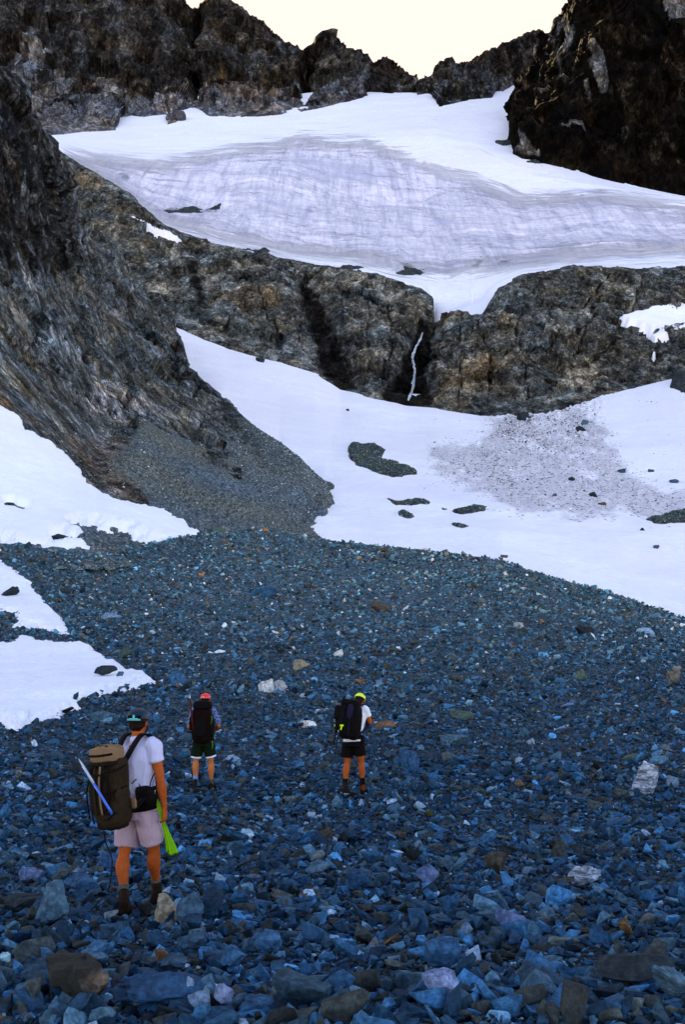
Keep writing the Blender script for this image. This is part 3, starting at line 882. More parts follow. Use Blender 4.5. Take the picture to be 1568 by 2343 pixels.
def hit(which, X, Y):
    """where a line of sight meets a surface"""
    if which not in TREES:
        TREES[which] = bvh_of({'scree': SCREE_P, 'snow': SNOW_P, 'slope': SLOPE_P, 'face': FACE_P, 'glacier': GLAC_P}[which])
    o = Vector((0, 0, CAMH))
    t = Vector(W(X, Y, 10.0)) - o
    h = TREES[which].ray_cast(o, t.normalized())
    return h[0]


def ground_z(which, x, y):
    hit(which, 784, 1800)
    h = TREES[which].ray_cast(Vector((x, y, 900)), Vector((0, 0, -1)))
    return h[0].z if h[0] else 0.0


def cut_rock(seed, sub, ncut=11, flat=.6, rough=.02, seg_seed=0):
    """an angular stone: a ball trimmed by random planes"""
    rg = np.random.default_rng(seed)
    bm = bmesh.new()
    bmesh.ops.create_icosphere(bm, subdivisions=sub, radius=1.0)
    bm.verts.ensure_lookup_table()
    V = np.array([v.co[:] for v in bm.verts])
    Fc = np.array([[v.index for v in f.verts] for f in bm.faces])
    bm.free()
    n = rg.normal(size=(ncut, 3))
    n /= np.linalg.norm(n, axis=1, keepdims=True)
    n = np.vstack([n, [[0, 0, 1], [0, 0, -1]] + rg.normal(size=(2, 3)) * .18])
    n /= np.linalg.norm(n, axis=1, keepdims=True)
    h = np.concatenate([rg.uniform(.38, .9, ncut), [rg.uniform(.4, .65), .7]])
    dn = V @ n.T
    r = np.where(dn > .05, h[None, :] / np.maximum(dn, .05), 9).min(1)
    r = np.minimum(r, 1.35)
    V = V * r[:, None]
    if rough:
        V += (V / (np.linalg.norm(V, axis=1, keepdims=True) + 1e-6)) * (fbm(V * 2.6 + seed, 4, seed)[:, None] * rough * 1.6
                                                                       + facets(V * 2.2 + seed, seed, 2.0)[:, None] * rough * 2.4)
    V[:, 2] *= flat
    V[:, 0] *= rg.uniform(.85, 1.25)
    V[:, 1] *= rg.uniform(.7, 1.0)
    return V, Fc


def slab_rock(seed, npt, bevel=0.0):
    """sharp broken slab: the hull of a few points thrown on a box"""
    rg = np.random.default_rng(seed)
    P_ = rg.uniform(-1, 1, (npt, 3))
    ax = rg.integers(0, 3, npt)
    P_[np.arange(npt), ax] = np.sign(P_[np.arange(npt), ax]) * rg.uniform(.8, 1.0, npt)
    P_ *= np.array([1.05, rg.uniform(.6, .85), rg.uniform(.28, .75)])
    bm = bmesh.new()
    vs = [bm.verts.new(p) for p in P_]
    res = bmesh.ops.convex_hull(bm, input=vs)
    bmesh.ops.delete(bm, geom=[g for g in set(res['geom_interior'] + res['geom_unused']) if isinstance(g, bmesh.types.BMVert)], context='VERTS')
    if bevel:
        bmesh.ops.bevel(bm, geom=bm.edges[:], offset=bevel, segments=1, affect='EDGES', clamp_overlap=True)
    bmesh.ops.triangulate(bm, faces=bm.faces[:])
    bm.verts.ensure_lookup_table(); bm.verts.index_update()
    V = np.array([v.co[:] for v in bm.verts]); Fc = np.array([[v.index for v in f.verts] for f in bm.faces])
    bm.free()
    return V, Fc


LO = [slab_rock(900 + k, 11) for k in range(30)]
MID = [slab_rock(950 + k, 13, .05) for k in range(34)]


def rock_cloud(name, C, S, mat, colr, protos, seed, flat=(.6, 1.2), tiltamt=.5, label=None, kind='stuff', parent=None):
    """one mesh holding many stones; C centres, S half sizes"""
    rg = np.random.default_rng(seed)
    n = len(C)
    which = rg.integers(0, len(protos), n)
    Vs, Fs, Cs, base = [], [], [], 0
    for k, (pv, pf) in enumerate(protos):
        m = np.where(which == k)[0]
        if not len(m): continue
        a = rg.uniform(0, 2 * math.pi, len(m))
        tx, ty = rg.normal(0, tiltamt, len(m)), rg.normal(0, tiltamt, len(m))
        sc = np.stack([rg.uniform(.75, 1.35, len(m)), rg.uniform(.7, 1.1, len(m)), rg.uniform(*flat, len(m))], -1) * S[m][:, None]
        v = pv[None] * sc[:, None, :]
        ca, sa = np.cos(a)[:, None], np.sin(a)[:, None]
        x, y, z = v[..., 0], v[..., 1], v[..., 2]
        x, y = x * ca - y * sa, x * sa + y * ca
        ct, st = np.cos(tx)[:, None], np.sin(tx)[:, None]
        y, z = y * ct - z * st, y * st + z * ct
        ct, st = np.cos(ty)[:, None], np.sin(ty)[:, None]
        x, z = x * ct + z * st, -x * st + z * ct
        v = np.stack([x, y, z], -1) + C[m][:, None, :]
        Vs.append(v.reshape(-1, 3))
        Fs.append((pf[None] + (np.arange(len(m)) * len(pv))[:, None, None] + base).reshape(-1, 3))
        Cs.append(np.repeat(colr[m], len(pv), 0))
        base += len(m) * len(pv)
    me = np_mesh(name, np.concatenate(Vs), np.concatenate(Fs))
    vcol(me, 'col', np.concatenate(Cs))
    o = link(name, me, mat, parent)
    tag(o, label, None, None, kind)
    return o


def stone_mat(name, obj_tint=None, sc=22):
    s = NT(name)
    if obj_tint is None:
        base = s.n('ShaderNodeAttribute', attribute_name='col').outputs['Color']
    else:
        rnd = s.n('ShaderNodeObjectInfo').outputs['Random']
        base = s.mix(1.0, obj_tint, s.ramp(rnd, [(0, (.6, .62, .68)), (.5, (1, 1, 1)), (1, (1.5, 1.4, 1.3))]), 'MULTIPLY')
    w = s.coord()
    n1 = s.noise(w, sc * .25, 5, .65)
    n2 = s.noise(w, sc, 6, .7)
    c = s.mix(1.0, base, s.ramp(n1, [(.3, (.62, .6, .6)), (.5, (1, 1, 1)), (.68, (1.35, 1.25, 1.15))]), 'MULTIPLY')
    c = s.mix(1.0, c, s.ramp(n2, [(.32, .5), (.5, 1.0), (.66, 1.65)]), 'MULTIPLY')
    return s.out(c, s.bump(n2, .5 / sc, .8), .75, .12)


M_STONES = stone_mat('slate_stones')


def palette(n, rg, d=None):
    """slate blues with a few grey, brown, pale and rusty stones"""
    t = rg.uniform(size=n)
    v = np.exp(rg.normal(0, .62, n))
    v = v * .78
    base = np.array([[.017, .060, .118]]) * v[:, None]
    grey = np.array([[.040, .086, .128]]) * v[:, None]
    brown = np.array([[.035, .042, .042]]) * v[:, None]
    pale = np.array([[.22, .31, .42]]) * np.minimum(v, 1.3)[:, None]
    c = np.where((t < .22)[:, None], grey, base)
    c = np.where((t > .80)[:, None], brown, c)
    c = np.where(((t > .955) & (t < .98))[:, None], pale, c)
    c = np.where((t > .997)[:, None], np.array([[.13, .07, .03]]), c)
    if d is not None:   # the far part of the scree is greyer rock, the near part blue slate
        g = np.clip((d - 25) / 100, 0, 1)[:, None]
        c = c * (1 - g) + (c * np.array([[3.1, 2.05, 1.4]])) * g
    return np.clip(c, .002, .75)


SNOWPOLY = [
    [(-900, 1270), (0, 1283), (60, 1326), (100, 1375), (132, 1408), (164, 1453), (110, 1446), (60, 1438), (30, 1434), (42, 1412), (10, 1400), (-20, 1405), (-900, 1420)],
    [(-900, 1480), (0, 1476), (28, 1468), (48, 1453), (82, 1462), (120, 1468), (185, 1470), (240, 1500), (300, 1535), (345, 1553), (372, 1560), (330, 1571), (260, 1588),
     (196, 1600), (166, 1612), (182, 1624), (122, 1645), (60, 1660), (26, 1673), (14, 1668), (0, 1652), (-900, 1640)],
]
# near snow patches lie on the scree
XXs, YYs, _ = project(SCREE_P)
rowd = SCREE_P[..., 1] > 20
XXs = np.where(rowd, XXs, 9e3)
SM = blur(blur(SCREE_P, 6, 0), 6, 1)
upn = np.zeros_like(SM); upn[..., 2] = 1
for k_, pl_ in enumerate(SNOWPOLY):
    overlay('snow_patch', SM, upn, XXs, YYs, [pl_], .26, 11, M_SNOWN, rag=10, seed=77 + k_, rough=.3)


def in_near_snow(X, Y, pad=0):
    return np.maximum.reduce([sdf(X, Y, p) for p in SNOWPOLY]) > pad


# stones on the scree, spread evenly over what the eye sees of it
rg = np.random.default_rng(5)
nr, nc = SCREE_P.shape[:2]
PXg, PYg, PDg = project(SCREE_P)


def scree_scatter(n, r0, r1, X0, X1, seed, pmin, power=1.9, pmax=9.0):
    rg = np.random.default_rng(seed)
    fi = rg.uniform(r0, r1, n)
    Xw = rg.uniform(X0, X1, n)
    fj = np.interp(Xw, Xs, np.arange(len(Xs)))
    C = sample_grid(SCREE_P, fi, fj)
    X, Y, D = project(C)
    u = rg.uniform(size=n)
    p = pmin * (1 - u * (1 - pmax ** (-power))) ** (-1 / power)
    s = p * D / F * .5
    return C, s, X, Y, D


row_d = SCREE_P[:, nc // 2, 1]
def row_at(d): return float(np.interp(d, row_d[: nr - 12], np.arange(nr - 12)))

PARTS = []
# beyond the frame the stones go on, to either side
for (d0, d1, n, pm) in [(5.2, 7.5, 3000, 17), (7.5, 11, 4800, 13), (11, 16, 6500, 10.5), (16, 26, 6500, 9), (26, 45, 6000, 7.5)]:
    for (xa, xb) in ((-1900, -325), (1895, 3600)):
        C, s, X, Y, D = scree_scatter(n, row_at(d0), row_at(d1), xa, xb, int(d0 * 9) + xb % 7, pm, 1.8, 7)
        C = C.copy(); C[:, 2] += s * rg.uniform(-.1, .95, len(s))
        ok = ~in_near_snow(X, Y, -6)
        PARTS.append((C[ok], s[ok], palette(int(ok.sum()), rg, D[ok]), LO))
for (d0, d1, n, pm, pw, mx, pr) in [(5.2, 7.5, 6500, 12.5, 1.7, 9, MID), (7.5, 11, 12500, 9, 1.8, 8, MID), (11, 16, 17500, 7.2, 1.9, 7, LO), (16, 26, 21000, 6.4, 2.0, 6, LO),
                                (26, 45, 26000, 4.6, 2.2, 5.5, LO), (45, 80, 32000, 3.6, 2.2, 6, LO), (80, 162, 46000, 3.1, 2.2, 5.5, LO)]:
    C, s, X, Y, D = scree_scatter(n, row_at(d0), row_at(d1) if d1 < 160 else nr - 9, -330, 1900, int(d0 * 7) + 3, pm, pw, mx)
    ok = ~in_near_snow(X, Y, np.random.default_rng(3).uniform(-6, 9, len(X)))
    if d1 > 160:
        ok &= ~((X < 520) & (Y < 1262) & (D > 100) & (X < 230))
    C, s, D = C[ok], s[ok], D[ok]
    C = C.copy()
    C[:, 2] += s * rg.uniform(-.1, .95, len(s))
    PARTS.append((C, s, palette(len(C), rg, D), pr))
for nm, pr in (('rock', MID), ('rock', LO)):
    q = [p for p in PARTS if p[3] is pr]
    rock_cloud('loose_stones', np.concatenate([p[0] for p in q]), np.concatenate([p[1] for p in q]), M_STONES,
               np.concatenate([p[2] for p in q]), pr, 77, flat=(.6, 1.2), tiltamt=.5)

# talus on the valley side
XX_, YY_ = SLOPE_XY
fi = rg.uniform(0, SLOPE_P.shape[0] - 10, 60000); fj = rg.uniform(0, SLOPE_P.shape[1] - 2, 60000)
C = sample_grid(SLOPE_P, fi, fj)
X, Y, D = project(C)
tm = np.maximum(sdf(X, Y, talus_poly), (Y > 1190) * 1.0 * np.minimum(60, Y - 1190))
cone = sdf(X, Y, cone_poly)
snow_in = sdf(X, Y, S1)
pr_ = sstep(-12, 12, tm) * np.where(cone > -8, .35, 1.0)
ok = (rg.uniform(size=len(X)) < pr_) & (snow_in < -2) & (X > -200) & (Y > 965)
C, D, cone = C[ok], D[ok], cone[ok]
s = rg.uniform(size=len(C)); s = (2.6 * (1 - s * .9) ** (-1 / 2.6)) * D / F * .5 * np.where(cone > -5, .7, 1.0)
pc = palette(len(C), rg, D * 0 + 130); pc = pc * .35 + pc.mean(1, keepdims=True) * np.array([[.62, .68, .72]])
rock_cloud('talus_stones', C, s, M_STONES, pc, LO, 78)

# rubble mounds melting out of the snow
allC, allS, allK = [], [], []
for (p_, s_) in RUB:
    ii = np.argwhere(s_ > 0)
    if not len(ii): continue
    k = rg.integers(0, len(ii), min(2200, len(ii) * 6))
    C = sample_grid(p_, ii[k, 0] + rg.uniform(-.5, .5, len(k)), ii[k, 1] + rg.uniform(-.5, .5, len(k)))
    _, _, D = project(C)
    allC.append(C); allS.append(D / F * .5 * 2.4 * (1 - rg.uniform(size=len(k)) * .9) ** (-1 / 2.8))
C = np.concatenate(allC); s = np.concatenate(allS)
rock_cloud('rubble_stones', C, s, M_STONES, palette(len(C), rg, s * 0 + 140) * np.array([[1.0, .9, .75]]), LO, 79)

# stones and lumps of snow strewn below the rock step
nb = 26000
fi = rg.uniform(40, SNOW_P.shape[0] - 8, nb); Xw = rg.uniform(900, 1700, nb)
bx = SNOW_XY[0][0]
C = sample_grid(SNOW_P, fi, np.interp(Xw, bx, np.arange(len(bx))))
X, Y, D = project(C)
dm = sstep(-30, 60, sdf(X, Y, deb))
dk = sstep(-40, 10, sdf(X, Y, [(1160, 935), (1350, 925), (1330, 1000), (1240, 1020), (1180, 1000)]))
dk2 = np.maximum(sstep(-10, 10, sdf(X, Y, deb3)), sstep(-10, 10, sdf(X, Y, deb2)) * .6)
pr_ = dm * .26 + dk * .34 + dk2 * .8 + .003
ok = rg.uniform(size=nb) < pr_
C, D, dkk = C[ok], D[ok], dk[ok]
s = D / F * .5 * 2.0 * (1 - rg.uniform(size=len(C)) * .97) ** (-1 / 2.6) * (1 + .15 * dkk)
rock_cloud('strewn_stones', C, s, M_STONES, palette(len(C), rg, s * 0 + 140) * np.array([[1.1, .8, .6]]), LO, 80)
ok = rg.uniform(size=nb) < dk * .3 + dm * .02
C = sample_grid(SNOW_P, fi, np.interp(Xw, bx, np.arange(len(bx))))[ok]
s = project(C)[2] / F * .5 * 2.6 * (1 - rg.uniform(size=len(C)) * .95) ** (-1 / 2.4)
M_CHUNK = stone_mat('snow_lump')
rock_cloud('snow_lumps', C, s, M_CHUNK, np.tile([[.78, .74, .80]], (len(C), 1)) * rg.uniform(.75, 1.05, (len(C), 1)), LO, 81)

# ------------------------------------------------------------------ the stones one would point at
TINT = dict(blue=(.024, .07, .14), slate=(.035, .072, .11), dark=(.014, .020, .026), brown=(.05, .042, .032), tan=(.15, .13, .095),
            pale=(.17, .25, .34), white=(.42, .42, .41), lav=(.11, .15, .27), rust=(.16, .075, .035), green=(.05, .075, .06), teal=(.25, .42, .46))
SM_ = {k: stone_mat('stone_' + k, v, 16) for k, v in TINT.items()}
s = NT('stone_two_tone')
w = s.coord()
n1 = s.noise(w, 2.2, 5, .6); n2 = s.noise(w, 18, 6, .7)
sx = s.n('ShaderNodeSeparateXYZ', {'Vector': w}).outputs[0]
mm = s.ramp(s.math('ADD', sx, s.math('MULTIPLY', n1, .7)), [(.5, 0), (.58, 1)])
c = s.mix(mm, (.010, .010, .008), s.ramp(n2, [(.35, (.05, .05, .06)), (.5, (.13, .075, .04)), (.65, (.16, .15, .15))]))
SM_['twotone'] = s.out(c, s.bump(n2, .03, .8), .75)
s = NT('stone_streaked')
n1 = s.noise(s.coord((1, 1, 4), (.5, .6, 0)), 3.5, 5, .7, 1.5)
c = s.ramp(n1, [(.4, (.05, .06, .07)), (.52, (.22, .24, .3)), (.62, (.5, .52, .58))])
SM_['streak'] = s.out(c, s.bump(n1, .03, .6), .7)

# x, y of the foot, width, height (survey units), tint, label, [yaw, tilt, shape seed, flatness style]
NOTED = [
 (168, 2338, 158, 128, 'twotone', 'big black and rust brown boulder at the bottom left corner of the scree', 1),
 (352, 2330, 235, 84, 'blue', 'widest flat topped blue slab at the bottom edge beside the rust brown boulder', 2),
 (116, 2128, 78, 98, 'slate', 'upright grey blue boulder left of the front hiker with a pale top', 3),
 (378, 2128, 58, 62, 'tan', 'squat tan stone just below the front hiker boots, left of a matching pair', 4),
 (432, 2136, 66, 76, 'slate', 'grey sloping stone with a pale flank, right of the tan stone below the hiker', 5),
 (608, 1583, 38, 30, 'white', 'cream white block on dark scree, left and bigger of the white pair', 6),
 (643, 1581, 34, 25, 'white', 'cream white rounded block, right and smaller of the white pair', 7),
 (706, 1665, 40, 17, 'white', 'white topped flat stone between the two far hikers', 8),
 (236, 1656, 70, 28, 'slate', 'low wedge shaped grey slab at the lower edge of the near snow patch', 9),
 (240, 1561, 56, 18, 'dark', 'dark triangular stone lying alone on the near snow patch', 10),
 (273, 1567, 18, 9, 'slate', 'small grey stone on snow just right of the dark triangular one', 11),
 (285, 1538, 20, 11, 'dark', 'small dark stone on snow above the dark triangular one', 12),
 (148, 1366, 26, 13, 'dark', 'small flat dark stone on the narrow neck of the left snow patch', 13),
 (20, 1372, 40, 20, 'dark', 'dark stone at the left edge beside the upper near snow patch', 14),
 (600, 1366, 70, 26, 'blue', 'long dark blue slab with shaded underside on the middle scree', 15),
 (246, 1420, 54, 20, 'pale', 'pale oblong slab on the left middle scree', 16),
 (870, 1400, 42, 28, 'brown', 'dark brown boulder on the upper scree under a blue stone', 17),
 (836, 1243, 48, 36, 'slate', 'pointed grey boulder standing on the scree crest against the snow', 18),
 (1018, 1358, 60, 15, 'slate', 'long thin slate lying flat on the upper right scree', 19),
 (1190, 1440, 26, 17, 'white', 'bright white stone on the upper right scree', 20),
 (1546, 1564, 32, 32, 'tan', 'square tan boulder at the right edge of the scree', 21),
 (1332, 1556, 30, 24, 'green', 'greenish grey block on the right scree', 22),
 (1484, 1824, 62, 78, 'streak', 'white and grey streaked pointed boulder on the right scree', 23),
 (884, 1668, 52, 18, 'rust', 'long rusty orange slab beside the yellow helmet hiker elbow', 24),
 (1344, 2036, 82, 46, 'streak', 'slanting silver white slab with a golden edge in the right foreground', 25),
 (1138, 2008, 52, 46, 'brown', 'upright brown block in the right foreground', 26),
 (938, 1772, 46, 54, 'blue', 'tall triangular blue slab right of the yellow helmet hiker legs', 27),
 (690, 1532, 40, 24, 'tan', 'tan boulder above the two far hikers', 28),
 (775, 1502, 22, 17, 'white', 'small pinkish white stone high between the two far hikers', 29),
 (406, 1568, 40, 30, 'blue', 'blocky blue boulder at the tip of the near snow patch', 30),
 (286, 1506, 34, 26, 'green', 'grey green boulder at the upper edge of the near snow patch', 31),
 (566, 1934, 34, 28, 'pale', 'pale rounded stone right of the front hiker thigh', 32),
 (980, 2030, 54, 40, 'lav', 'pinkish lavender stone in the middle foreground', 33),
 (822, 2048, 58, 44, 'blue', 'rounded bright blue boulder in the middle foreground', 34),
 (1014, 2240, 84, 70, 'blue', 'big blue boulder low in the centre right foreground', 35),
 (1012, 2326, 92, 72, 'lav', 'brown edged lavender boulder below the big blue one', 36),
 (1068, 2164, 32, 32, 'pale', 'pale fist shaped stone above the big blue boulder', 37),
 (1172, 2150, 76, 52, 'lav', 'tilted lavender slab in the right foreground', 38),
 (1470, 2280, 190, 74, 'dark', 'long dark slab leaning in the bottom right shadows', 39),
 (1548, 2322, 100, 84, 'slate', 'pale flat faced slab in the bottom right corner', 40),
 (510, 2336, 46, 50, 'lav', 'lavender oblong stone right of the widest slab', 41),
 (592, 2350, 66, 34, 'blue', 'blue stone cut by the bottom edge right of the lavender oblong', 42),
 (213, 2226, 78, 50, 'blue', 'sloping blue slab above the rust brown boulder', 43),
 (530, 2240, 60, 52, 'blue', 'dome shaped blue stone right of centre bottom left', 44),
 (612, 2194, 66, 44, 'blue', 'broad blue stone with a brown right end', 45),
 (728, 2012, 66, 36, 'slate', 'big flat grey slab right of the front hiker boots', 46),
 (688, 2042, 46, 30, 'blue', 'dark blue block tucked under the big flat grey slab', 47),
 (184, 2052, 90, 46, 'blue', 'low broad blue slab left of the front hiker boots', 48),
 (64, 2030, 58, 36, 'lav', 'lavender stone at the left above the broad blue slab', 49),
 (438, 2196, 70, 44, 'slate', 'slate block with a blue top below the pair of stones', 50),
 (56, 2104, 110, 44, 'dark', 'dark mossy slab at the left edge overhanging a black gap', 51),
 (8, 2232, 26, 22, 'teal', 'small pale teal stone at the left edge', 52),
 (368, 2226, 40, 28, 'rust', 'rusty fractured stone behind the widest slab', 53),
 (396, 2252, 64, 42, 'slate', 'rounded slate stone right of the rusty fractured one', 54),
 (1340, 1452, 44, 20, 'dark', 'dark overhung stone on the right upper scree', 55),
 (250, 1996, 60, 34, 'blue', 'blue stone behind the front hiker left leg', 56),
 (1060, 1648, 56, 24, 'green', 'grey green slab right of the yellow helmet hiker', 57),
 (1040, 1706, 70, 22, 'slate', 'thin broken slate below the grey green slab', 58),
 (1480, 1452, 44, 17, 'pale', 'pale blue tilted flake near the right end of the crest', 59),
 (130, 1236, 34, 15, 'dark', 'larger dark stone melted into the lower rim of the snow bank', 60),
 (160, 1240, 26, 12, 'dark', 'smaller dark stone beside it on the rim of the snow bank', 61),
 (500, 1222, 38, 20, 'green', 'dark green boulder where the talus meets the snow bank', 62),
 (395, 1245, 26, 12, 'dark', 'dark stone on the lower edge of the snow bank', 63),
]


def noted_rock(X, Y, w, h, tint, label, seed, surf=None, group=None, name='boulder', cat='rock', mesh=None):
    surf = surf or 'scree'
    p = hit(surf, X, Y)
    if p is None:
        return None
    D = project(np.array(p[:]))[2]
    hw, hh = w * D / F / 2, h * D / F
    if mesh is None:
        V, Fc = cut_rock(4000 + seed * 3, 4, 8, .62, .04)
        lo, hi_ = V.min(0), V.max(0)
        V = (V - (lo + hi_) / 2) / ((hi_ - lo) / 2)
        rgk = np.random.default_rng(seed)
        a = rgk.uniform(-.6, .6)
        V = V @ np.array([[math.cos(a), math.sin(a), 0], [-math.sin(a), math.cos(a), 0], [0, 0, 1]])
        t = rgk.uniform(-.22, .22)
        V = V @ np.array([[math.cos(t), 0, math.sin(t)], [0, 1, 0], [-math.sin(t), 0, math.cos(t)]])
        lo, hi_ = V.min(0), V.max(0)
        V = (V - (lo + hi_) / 2) / ((hi_ - lo) / 2)
        # seen from slightly above: part of the height on the picture is the top face
        view = max(.05, min(.35, (Y - 1500) / F))
        dep = min(hw * .85, max(hh * .8, hw * .4))
        hz = max(hh * .5, hh - 2 * dep * view) * 1.12
        V = V * np.array([hw, dep, hz * .62])
        mesh = np_mesh(name, V, Fc)
    o = link(name, mesh, SM_[tint])
    o.location = (p.x, p.y + hw * .4, p.z + float(np.array([v.co.z for v in mesh.vertices]).max()) * .55)
    tag(o, label, cat, group)
    return o


for k_, (X, Y, w_, h_, tn, lb, sd) in enumerate(NOTED):
    surf = 'slope' if sd in (60, 61, 62, 63) else 'scree'
    o_ = noted_rock(X, Y, w_, h_, tn, lb, sd, surf)
    if 10 <= sd <= 14: o_.location.z += .36
    elif Y > 1700: o_.location.z += .035 + .00012 * (Y - 1700)

SNOWROCKS = [(595, 828, 22, 13, 'dark', 'brown stone alone high on the tongue of the snowfield', 101),
 (1424, 1082, 20, 10, 'slate', 'dark stone on clean snow right of the debris, the upper of two', 102),
 (1492, 1080, 16, 8, 'slate', 'small dark stone far right on clean snow', 103),
 (1360, 1138, 20, 14, 'dark', 'dark block at the right side of the snow debris', 104),
 (1380, 1156, 20, 8, 'brown', 'flat brown stone below the dark block in the debris', 105),
 (1505, 1255, 16, 9, 'slate', 'lone stone on the lower right snow', 106),
 (1545, 1105, 24, 10, 'slate', 'long stone on snow near the right edge', 107),
 (1472, 1214, 14, 7, 'dark', 'tiny dark stone on snow under the right rubble strip', 108),
 (1310, 1100, 16, 9, 'dark', 'dark stone in the middle of the debris fan', 109),
 (1270, 1135, 14, 7, 'slate', 'small stone low in the debris fan', 110),
 (1340, 970, 20, 12, 'slate', 'grey stone at the right rim of the broken snow', 111),
 (1330, 985, 26, 12, 'dark', 'dark slab among the broken snow lumps', 112),
 (1155, 1276, 18, 7, 'brown', 'small brown stone where snow meets the crest', 113),
 (1200, 960, 30, 20, 'dark', 'blackish boulder heap at the foot of the rock step', 114),
 (796, 940, 8, 5, 'dark', 'speck sized dark stone on the upper snowfield', 115)]
for (X, Y, w_, h_, tn, lb, sd) in SNOWROCKS:
    noted_rock(X, Y, w_, h_, tn, lb, sd, 'snow')

# the dark boulder standing in the snow under the peaks
p = Vector(W(402, 280, 1158))
V, Fc = cut_rock(9991, 4, 12, .9, .05)
V = V / np.abs(V).max(0) * np.array([11.5, 11, 10.5])
o = link('boulder', np_mesh('boulder', V, Fc), None)
s = NT('stone_far'); w = s.coord(); n2 = s.noise(w, .35, 6, .7)
o.data.materials.append(s.out(s.ramp(n2, [(.35, (.015, .014, .014)), (.65, (.09, .085, .09))]), s.bump(n2, 1.2, .8)))
o.location = p + Vector((0, 0, 3))
tag(o, 'huge grey boulder standing in the high snow under the peaks', 'rock')

# next biggest stones of the scree, each its own object
BIGM = []
for k in range(14):
    V, Fc = cut_rock(7000 + k, 3, 8, .55, .035)
    lo, hi_ = V.min(0), V.max(0)
    BIGM.append(((V - (lo + hi_) / 2) / ((hi_ - lo).max() / 2), Fc))
tints = ['blue'] * 7 + ['slate'] * 6 + ['dark'] * 3 + ['brown', 'lav', 'green', 'pale']
bm_cache = {}
rg2 = np.random.default_rng(99)
cnt = 0
taken = [(a[0], a[1] - a[3] / 2, max(a[2], a[3]) * .5) for a in NOTED] + [(285, 2080, 55), (357, 2060, 50)]
while cnt < 232:
    Y = 2338 - abs(rg2.normal(0, 1)) * 380
    if Y < 1300: continue
    X = rg2.uniform(-20, 1590)
    t_ = (Y - 1300) / 1040
    wpx = (14 + 46 * t_ ** 1.4) * rg2.uniform(.8, 2.0)
    if any((X - a) ** 2 + ((Y - b) * 1.3) ** 2 < (r_ + wpx * .5) ** 2 for a, b, r_ in taken): continue
    if in_near_snow(np.array([X]), np.array([Y]), -20)[0]: continue
    p = hit('scree', X, Y)
    if p is None: continue
    D = project(np.array(p[:]))[2]
    k = int(rg2.integers(0, 14)); tn = tints[int(rg2.integers(0, len(tints)))]
    key = (k, tn)
    if key not in bm_cache:
        me = np_mesh('rock', *BIGM[k])
        me.materials.append(SM_[tn])
        bm_cache[key] = me
    o = link('rock', bm_cache[key])
    sz = wpx * D / F / 2
    o.scale = (sz, sz * rg2.uniform(.7, 1.0), sz * rg2.uniform(.45, 1.0))
    o.rotation_euler = (rg2.normal(0, .2), rg2.normal(0, .28), rg2.uniform(0, 6.28))
    o.location = (p.x, p.y, p.z + sz * .12)
    tag(o, 'loose angular stone lying among the scree rubble', 'rock', 'loose stones of the scree')
    taken.append((X, Y, wpx * .45))
    cnt += 1

# ------------------------------------------------------------------ running water
def tube_path(pts, radii, seg=10, cap=True, up=None):
    """closed tapering tube; radii entries are r or (rx, ry)"""
    pts = [Vector(p) for p in pts]
    V, Fs = [], []
    up0 = Vector(up) if up is not None else Vector((0.03, -1, .02))
    for i, p in enumerate(pts):
        a = pts[max(i - 1, 0)]; b = pts[min(i + 1, len(pts) - 1)]
        t = (b - a).normalized()
        s_ = t.cross(up0)
        if s_.length < .05: s_ = t.cross(Vector((1, 0, 0)))
        s_.normalize()
        u = s_.cross(t).normalized()
        r = radii[i]
        rx, ry = r if isinstance(r, (tuple, list)) else (r, r)
        for k in range(seg):
            an = 2 * math.pi * k / seg
            V.append(p + s_ * math.cos(an) * rx + u * math.sin(an) * ry)
    n = len(pts)
    for i in range(n - 1):
        for k in range(seg):
            k2 = (k + 1) % seg
            Fs.append((i * seg + k, i * seg + k2, (i + 1) * seg + k2, (i + 1) * seg + k))
    if cap:
        c0 = len(V); V.append(pts[0]); c1 = len(V); V.append(pts[-1])
        for k in range(seg):
            k2 = (k + 1) % seg
            Fs.append((c0, k2, k)); Fs.append((c1, (n - 1) * seg + k, (n - 1) * seg + k2))
    return V, Fs


def py_mesh(name, V, Fs, smooth=True):
    me = bpy.data.meshes.new(name)
    me.from_pydata([tuple(v) for v in V], [], Fs)
    me.update()
    if smooth: me.polygons.foreach_set('use_smooth', [True] * len(me.polygons))
    return me


s = NT('white_water')
n1 = s.noise(s.coord((1, 1, .3)), 1.6, 6, .8, .4)
M_WATER = s.out(s.ramp(n1, [(.38, (.06, .08, .12)), (.47, (.42, .46, .56)), (.58, (.85, .86, .9))]), s.bump(n1, .6, .9), .35, .5)


def stream(name, path, surf, width, mat, off=.5, seed=0):
    rgw = np.random.default_rng(seed)
    V, Fs = [], []
    pts, rad = [], []
    n = len(path)
    for i in range(n - 1):
        for j in range(6):
            t = j / 6
            X = path[i][0] * (1 - t) + path[i + 1][0] * t + rgw.normal(0, .35)
            Y = path[i][1] * (1 - t) + path[i + 1][1] * t
            h = hit(surf, X, Y)
            if h is None: continue
            pts.append(h + Vector((0, -off, 0)))
            wd = (path[i][2] * (1 - t) + path[i + 1][2] * t) * rgw.uniform(.85, 1.15) * project(np.array(h[:]))[2] / F / 2
            rad.append((wd, max(wd * .4, .12)))
    a, b = tube_path(pts, rad, 8)
    o = link(name, py_mesh(name, a, b), mat)
    o['kind'] = 'structure'
    return o


